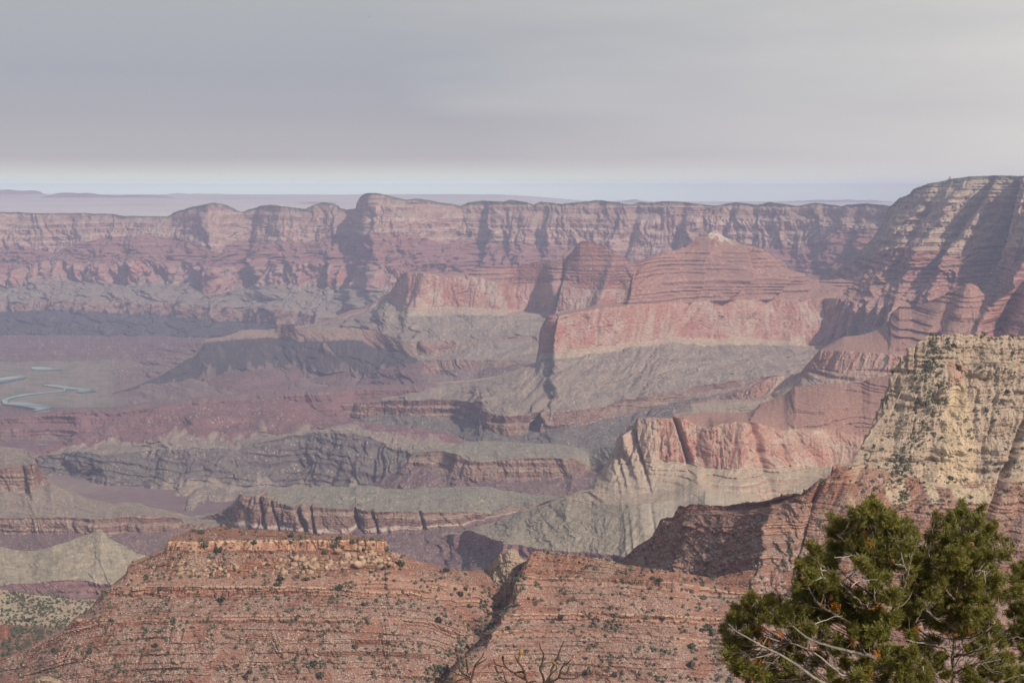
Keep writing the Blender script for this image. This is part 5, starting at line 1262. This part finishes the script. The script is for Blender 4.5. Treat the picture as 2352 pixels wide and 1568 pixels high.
CL2 = trip('1930 200 28 1925 260 46 1880 280 46 1980 290 42 2060 215 28 2055 270 38 2040 320 46 1760 270 28 1755 330 28 1850 340 64 1940 350 74 2030 380 64 2120 370 46 2150 330 28 1750 400 46 1720 430 42 1830 430 74 1930 450 82 2030 460 74 2120 440 56 2180 420 38 2220 440 38 2260 480 32 2230 540 38 '
 '1690 510 56 1780 520 74 1880 550 82 1990 560 74 2090 540 64 2170 530 46 1720 600 64 1820 620 74 1930 650 82 2040 640 72 2130 620 54 1700 690 54 1790 710 64 1900 740 74 2010 740 72 2110 720 54 2170 700 46 1650 760 54 1600 830 54 1730 800 52 1840 830 62 1950 840 70 2060 830 62 2140 790 46 1560 900 64 1640 930 54 1780 920 62 1900 950 80 2010 950 72 2100 930 54 1600 1000 54 1700 980 52 1800 1010 62 1920 1040 66 2040 1050 70 2140 1020 62 '
 '2080 1130 54 2180 1120 54 2000 1180 52 2100 1220 54 2200 1240 54 1980 1300 44 2080 1310 54 2000 1380 54 1940 1385 44 1760 1300 54 1700 1400 54 1650 1150 48 1750 1100 48 1720 1200 52 1800 1230 48 1830 1330 44 1640 1390 50 2160 1340 54 2060 1400 54 2250 1330 46 1620 480 42 1640 560 48 1610 700 48 1660 640 44 1590 760 48 1640 880 48 1570 1000 48 1680 800 44 1600 1080 52 1500 860 56 1480 980 56')
CL3 = trip('2300 620 38 2340 600 38 2280 700 46 2340 680 46 2310 780 50 2240 800 44 2200 830 44 2350 850 46 2290 900 46 2330 960 54 2250 930 38 2280 1050 54 2340 1060 54 2240 1110 44 2330 1150 46 2350 1230 38 2320 1340 54 2250 1390 46 2350 1400 46 2420 700 80 2430 900 90 2450 1100 90 2460 560 80 2440 1300 90 2520 800 90 2540 1000 100 2560 620 80 2500 450 70 2560 1250 100')
LT = lambda s: trip(s)
pine('round-crowned pine tree with long pale lower limbs reaching left, left of the twin-topped pine', 11.0, trip('1330 150 0 1332 300 0 1335 500 .02 1340 700 0 1345 900 -.02 1340 1100 0 1338 1300 .05 1345 1480 .05'), .02, CL1,
  [(trip('1340 1230 0 1300 1208 -.15 1180 1190 -.3 1050 1150 -.35 950 1120 -.4 880 1090 -.4 760 980 -.35 560 890 -.35'), .017, .005, 1),
   (trip('1345 1480 0 1100 1450 -.3 980 1390 -.45 900 1340 -.5 830 1280 -.5 750 1230 -.5 680 1190 -.5 600 1160 -.5 540 1120 -.5 420 1060 -.45 360 1000 -.4'), .019, .005, 1),
   (trip('1340 1400 0 1150 1360 -.2 1060 1300 -.3 950 1200 -.3 850 1150 -.3 780 1130 -.3'), .014, .005, 1),
   (trip('1338 1130 0 1330 1110 -.1 1290 1070 -.2 1215 1020 -.25 1120 960 -.25 1000 900 -.2 900 780 -.2 880 650 -.2'), .014, .004, 0),
   (trip('1340 940 0 1240 840 -.1 1140 760 -.2 1040 660 -.2 960 580 -.2'), .012, .004, 0),
   (trip('1345 1050 0 1430 960 -.1 1500 860 -.2 1560 700 -.2 1590 560 -.15'), .012, .004, 0),
   (trip('1340 1300 0 1450 1290 -.1 1560 1280 -.15 1660 1270 -.2'), .012, .004, 0),
   (trip('1336 640 0 1260 560 -.1 1180 480 -.15 1090 400 -.15'), .009, .003, 0),
   (trip('1336 600 0 1420 500 -.1 1500 420 -.15 1590 380 -.15'), .009, .003, 0)],
  [[pair('545 830 560 870 585 905'), pair('585 905 630 885 690 868'), pair('525 878 560 880 580 895')],
   [pair('980 620 990 660 1000 690 1030 710 1045 725'), pair('1000 690 960 700 930 712'), pair('990 640 1020 640 1035 650')],
   [pair('1080 645 1130 640 1180 628 1230 640 1275 655'), pair('1150 680 1200 650 1240 645')],
   [pair('1190 750 1215 720 1260 710 1365 700')], [pair('1075 555 1130 552 1180 545 1230 535')],
   [pair('520 1170 580 1170 640 1175 690 1190'), pair('540 1230 600 1215 690 1205'), pair('590 1260 630 1262 690 1265')],
   [pair('920 1005 980 985 1060 960 1110 930')], [pair('1520 500 1528 540 1540 590 1560 640'), pair('1485 600 1520 600 1545 610')], [pair('1670 1285 1675 1320 1690 1360')]],
  [(850, 640, 15), (840, 605, 11), (505, 810, 12), (400, 920, 12), (510, 890, 12), (540, 945, 12), (1050, 825, 14), (990, 880, 12), (1462, 580, 12), (1340, 235, 12), (1215, 345, 10), (855, 690, 12)],
  [(1310, 470, 20), (1140, 570, 24), (1125, 850, 15), (580, 1075, 16), (605, 1060, 16), (735, 1070, 18), (1165, 1080, 16), (1210, 1080, 19), (1400, 850, 24), (1240, 1360, 30), (1310, 1385, 26), (570, 1330, 15), (1390, 1190, 13), (605, 1230, 12)], 21, (0.05, .1))
pine('pine tree with twin pointed leaders and a dark bare lower trunk, right of the pair', 11.7, trip('1930 190 0 1925 300 0 1915 450 0 1908 600 0 1900 750 0 1895 900 0 1885 1050 0 1880 1150 0 1870 1300 0 1862 1480 0'), .028, CL2,
  [(trip('1862 1180 0 1780 1145 -.2 1650 1130 -.3 1520 1100 -.35 1420 1050 -.3'), .012, .004, 1),
   (trip('1885 1220 0 1960 1200 -.1 2030 1190 -.2 2130 1150 -.25 2200 1100 -.25'), .012, .004, 0),
   (trip('1875 1330 0 1990 1290 -.2 2130 1220 -.3 2230 1160 -.3'), .013, .004, 1),
   (trip('1890 1090 0 1990 1100 -.1 2080 1060 -.2 2150 1000 -.2'), .010, .004, 0),
   (trip('1890 1040 0 1740 960 -.2 1680 880 -.25 1600 790 -.25 1560 720 -.2'), .016, .004, 1),
   (trip('1900 860 0 1840 790 -.1 1760 700 -.2 1700 560 -.2 1720 440 -.15'), .011, .004, 0),
   (trip('1905 760 0 1990 690 -.1 2080 600 -.2 2180 480 -.2 2250 480 -.2'), .011, .004, 0),
   (trip('1912 520 0 1980 440 0 2040 350 0 2055 260 0 2062 205 0'), .010, .003, 0),
   (trip('1870 1350 0 1790 1310 -.1 1720 1380 -.2'), .010, .004, 0)],
  [[pair('1820 425 1850 440'), pair('1740 490 1700 480')], [pair('2025 645 2060 640 2100 645')], [pair('1640 955 1665 900 1670 870'), pair('1640 955 1620 990')], [pair('1400 770 1440 785 1460 790')], [pair('1950 565 1965 535')]],
  [(1995, 470, 18), (1918, 510, 14), (2055, 735, 14), (1745, 410, 12), (1860, 605, 10)],
  [(1830, 1060, 22), (1960, 1025, 14), (1660, 730, 13), (1650, 1000, 20), (1890, 805, 12), (2050, 820, 14)], 22, (0.0, .1))
pine('pine tree cut off by the right edge of the photo, beside the twin-topped one', 12.4, trip('2500 380 0 2490 600 0 2485 900 0 2480 1200 0 2480 1480 0'), .026, CL3,
  [(trip('2482 1400 0 2400 1330 -.2 2300 1350 -.3 2180 1400 -.4'), .013, .005, 1), (trip('2485 1000 0 2400 900 -.1 2300 780 -.2 2240 800 -.2'), .011, .004, 0), (trip('2488 1150 0 2400 1120 -.1 2300 1080 -.2 2240 1110 -.2'), .011, .004, 0)],
  [], [(2275, 760, 15), (2270, 475, 17)], [], 23, (0.0, .1))

# bare shrubs at the bottom edge
M_BRANCH = plain_material('grey_brown_twig', (.085, .055, .042), .35, 30, .9, .1)
M_OLDLEAF = plain_material('dry_leaf', (.30, .19, .06), .3, 20, .8, .1)
def s3(x, y, D): return unproj(976.2 + .1709 * x, 1378.1 + .1709 * y, D)
def bare(label, D, stems, basex, leaves, seed):
    rg = np.random.default_rng(seed)
    b0 = s3(basex, 1112, D)
    bz = float(rim_z(np.array(b0[0]), np.array(D))) - .1
    root = empty('bare_shrub', (b0[0], D, bz))
    tag(root, label, 'shrub')
    off = np.array([b0[0], D, bz])
    V, Fq = tube(smooth_path([off, off + np.array([.02, 0, .25]), s3(basex, 1450, D)], 12, .004, rg), np.linspace(.02, .011, 12), 7)
    mesh_obj('stem', V - off, Fq, M_BRANCH, root, smooth=True)
    for st in stems:
        q = pair(st)
        dd = rg.uniform(-.15, .15)
        P_ = [s3(x, y, D + dd * (1 - min(1, y / 1112))) for x, y in q]
        if q[0][1] >= 1110: P_ = [s3(basex, 1450, D), (s3(basex, 1300, D) + P_[0]) / 2] + P_
        m = 16 + 2 * len(P_)
        lp = smooth_path(P_, m, .0009, rg)
        r0 = .0095 if q[0][1] >= 1110 else .0065
        V, Fq = tube(lp, np.linspace(r0, .0026, m), 6)
        mesh_obj('branch', V - off, Fq, M_BRANCH, root, smooth=True)
    for (x, y, w, h, rot) in leaves:
        a = np.linspace(0, 2 * math.pi, 9)[:-1]
        P2 = np.stack([np.cos(a) * w, .25 * w * np.cos(2 * a), np.sin(a) * h * (1 - .25 * np.cos(a))], -1)
        V = np.concatenate([P2, P2 + np.array([0, .0012, 0])])
        Fa = [np.array([list(range(8))]), np.array([[15 - i for i in range(8)]]), np.array([(i, 8 + i, 8 + (i + 1) % 8, (i + 1) % 8) for i in range(8)])]
        o = mesh_obj('leaf', V, Fa, M_OLDLEAF, root, loc=Vector(s3(x, y, D - .02) - off))
        o.rotation_euler = (0, rot, 0)
bare('small leafless shrub with forked twigs at the bottom edge, left of the wider one', 7.2,
  ['610 1112 640 1010 655 930 670 870 720 810 770 750 795 700', '610 1112 615 1060 560 1030 500 1010 430 980 370 950', '455 890 480 960 560 1010 615 1050', '555 790 570 880 575 990 612 1045', '280 1078 380 1100 460 1070 530 1040 600 1045', '150 1070 155 1150 300 1200 500 1300', '600 1112 400 1112 395 1060', '690 850 760 830 830 780'], 620, [(430, 975, .006, .008, .3)], 31)
bare('wide leafless shrub with crooked twigs and a few dry leaves at the bottom edge', 7.0,
  ['1110 1112 1070 1050 1060 960 1030 930', '1110 1112 1050 1090 1000 1060 990 1030', '1380 1112 1350 1050 1340 970 1290 950 1200 980 1100 900 1000 880 940 860 925 790', '1340 960 1300 890 1250 820 1200 740', '1345 1050 1250 1020 1190 970', '1610 1112 1590 1030 1545 930 1550 890 1580 820 1600 720 1580 690 1550 650 1535 570',
   '1620 1112 1680 1000 1720 960 1770 920 1770 880 1740 840', '1660 1112 1760 1070 1810 1020 1820 920 1870 870 1920 840 1970 790', '1690 980 1700 930 1730 870 1780 770 1820 650 1865 550', '1810 1040 1900 1050 2000 1050 2070 1020', '940 880 980 980 1060 955', '1045 760 1060 850 1100 905', '1380 1112 1440 1080 1500 1090', '1640 1112 1500 1130 1380 1112', '1820 960 1900 1000 1940 880'], 1400,
  [(1290, 700, .011, .018, .4), (1270, 760, .005, .014, .5), (1735, 845, .010, .012, -.3)], 32)
# ------------------------------------------------------------------ haze
hm = bpy.data.materials.new('haze')
hm.use_nodes = True
t = hm.node_tree
t.nodes.clear()
pv = nd(t, 'ShaderNodeVolumePrincipled')
pv.inputs['Color'].default_value = (0.68, 0.71, 1.0, 1)
pv.inputs['Density'].default_value = 0.000037
pv.inputs['Anisotropy'].default_value = 0.0
mo = nd(t, 'ShaderNodeOutputMaterial')
t.links.new(pv.outputs[0], mo.inputs['Volume'])
hx0, hx1, hy0, hy1, hz0, hz1 = -43000, 43000, -2500, 39500, -2100, 128
V = [(x, y, z) for x in (hx0, hx1) for y in (hy0, hy1) for z in (hz0, hz1)]
FQ = [(0, 1, 3, 2), (4, 6, 7, 5), (0, 4, 5, 1), (2, 3, 7, 6), (0, 2, 6, 4), (1, 5, 7, 3)]
tag(mesh_obj('haze', np.array(V, float), np.array(FQ), hm), 'blue haze filling the canyon air', None, None, 'stuff')
print('script seconds', round(time.time() - T0, 1))
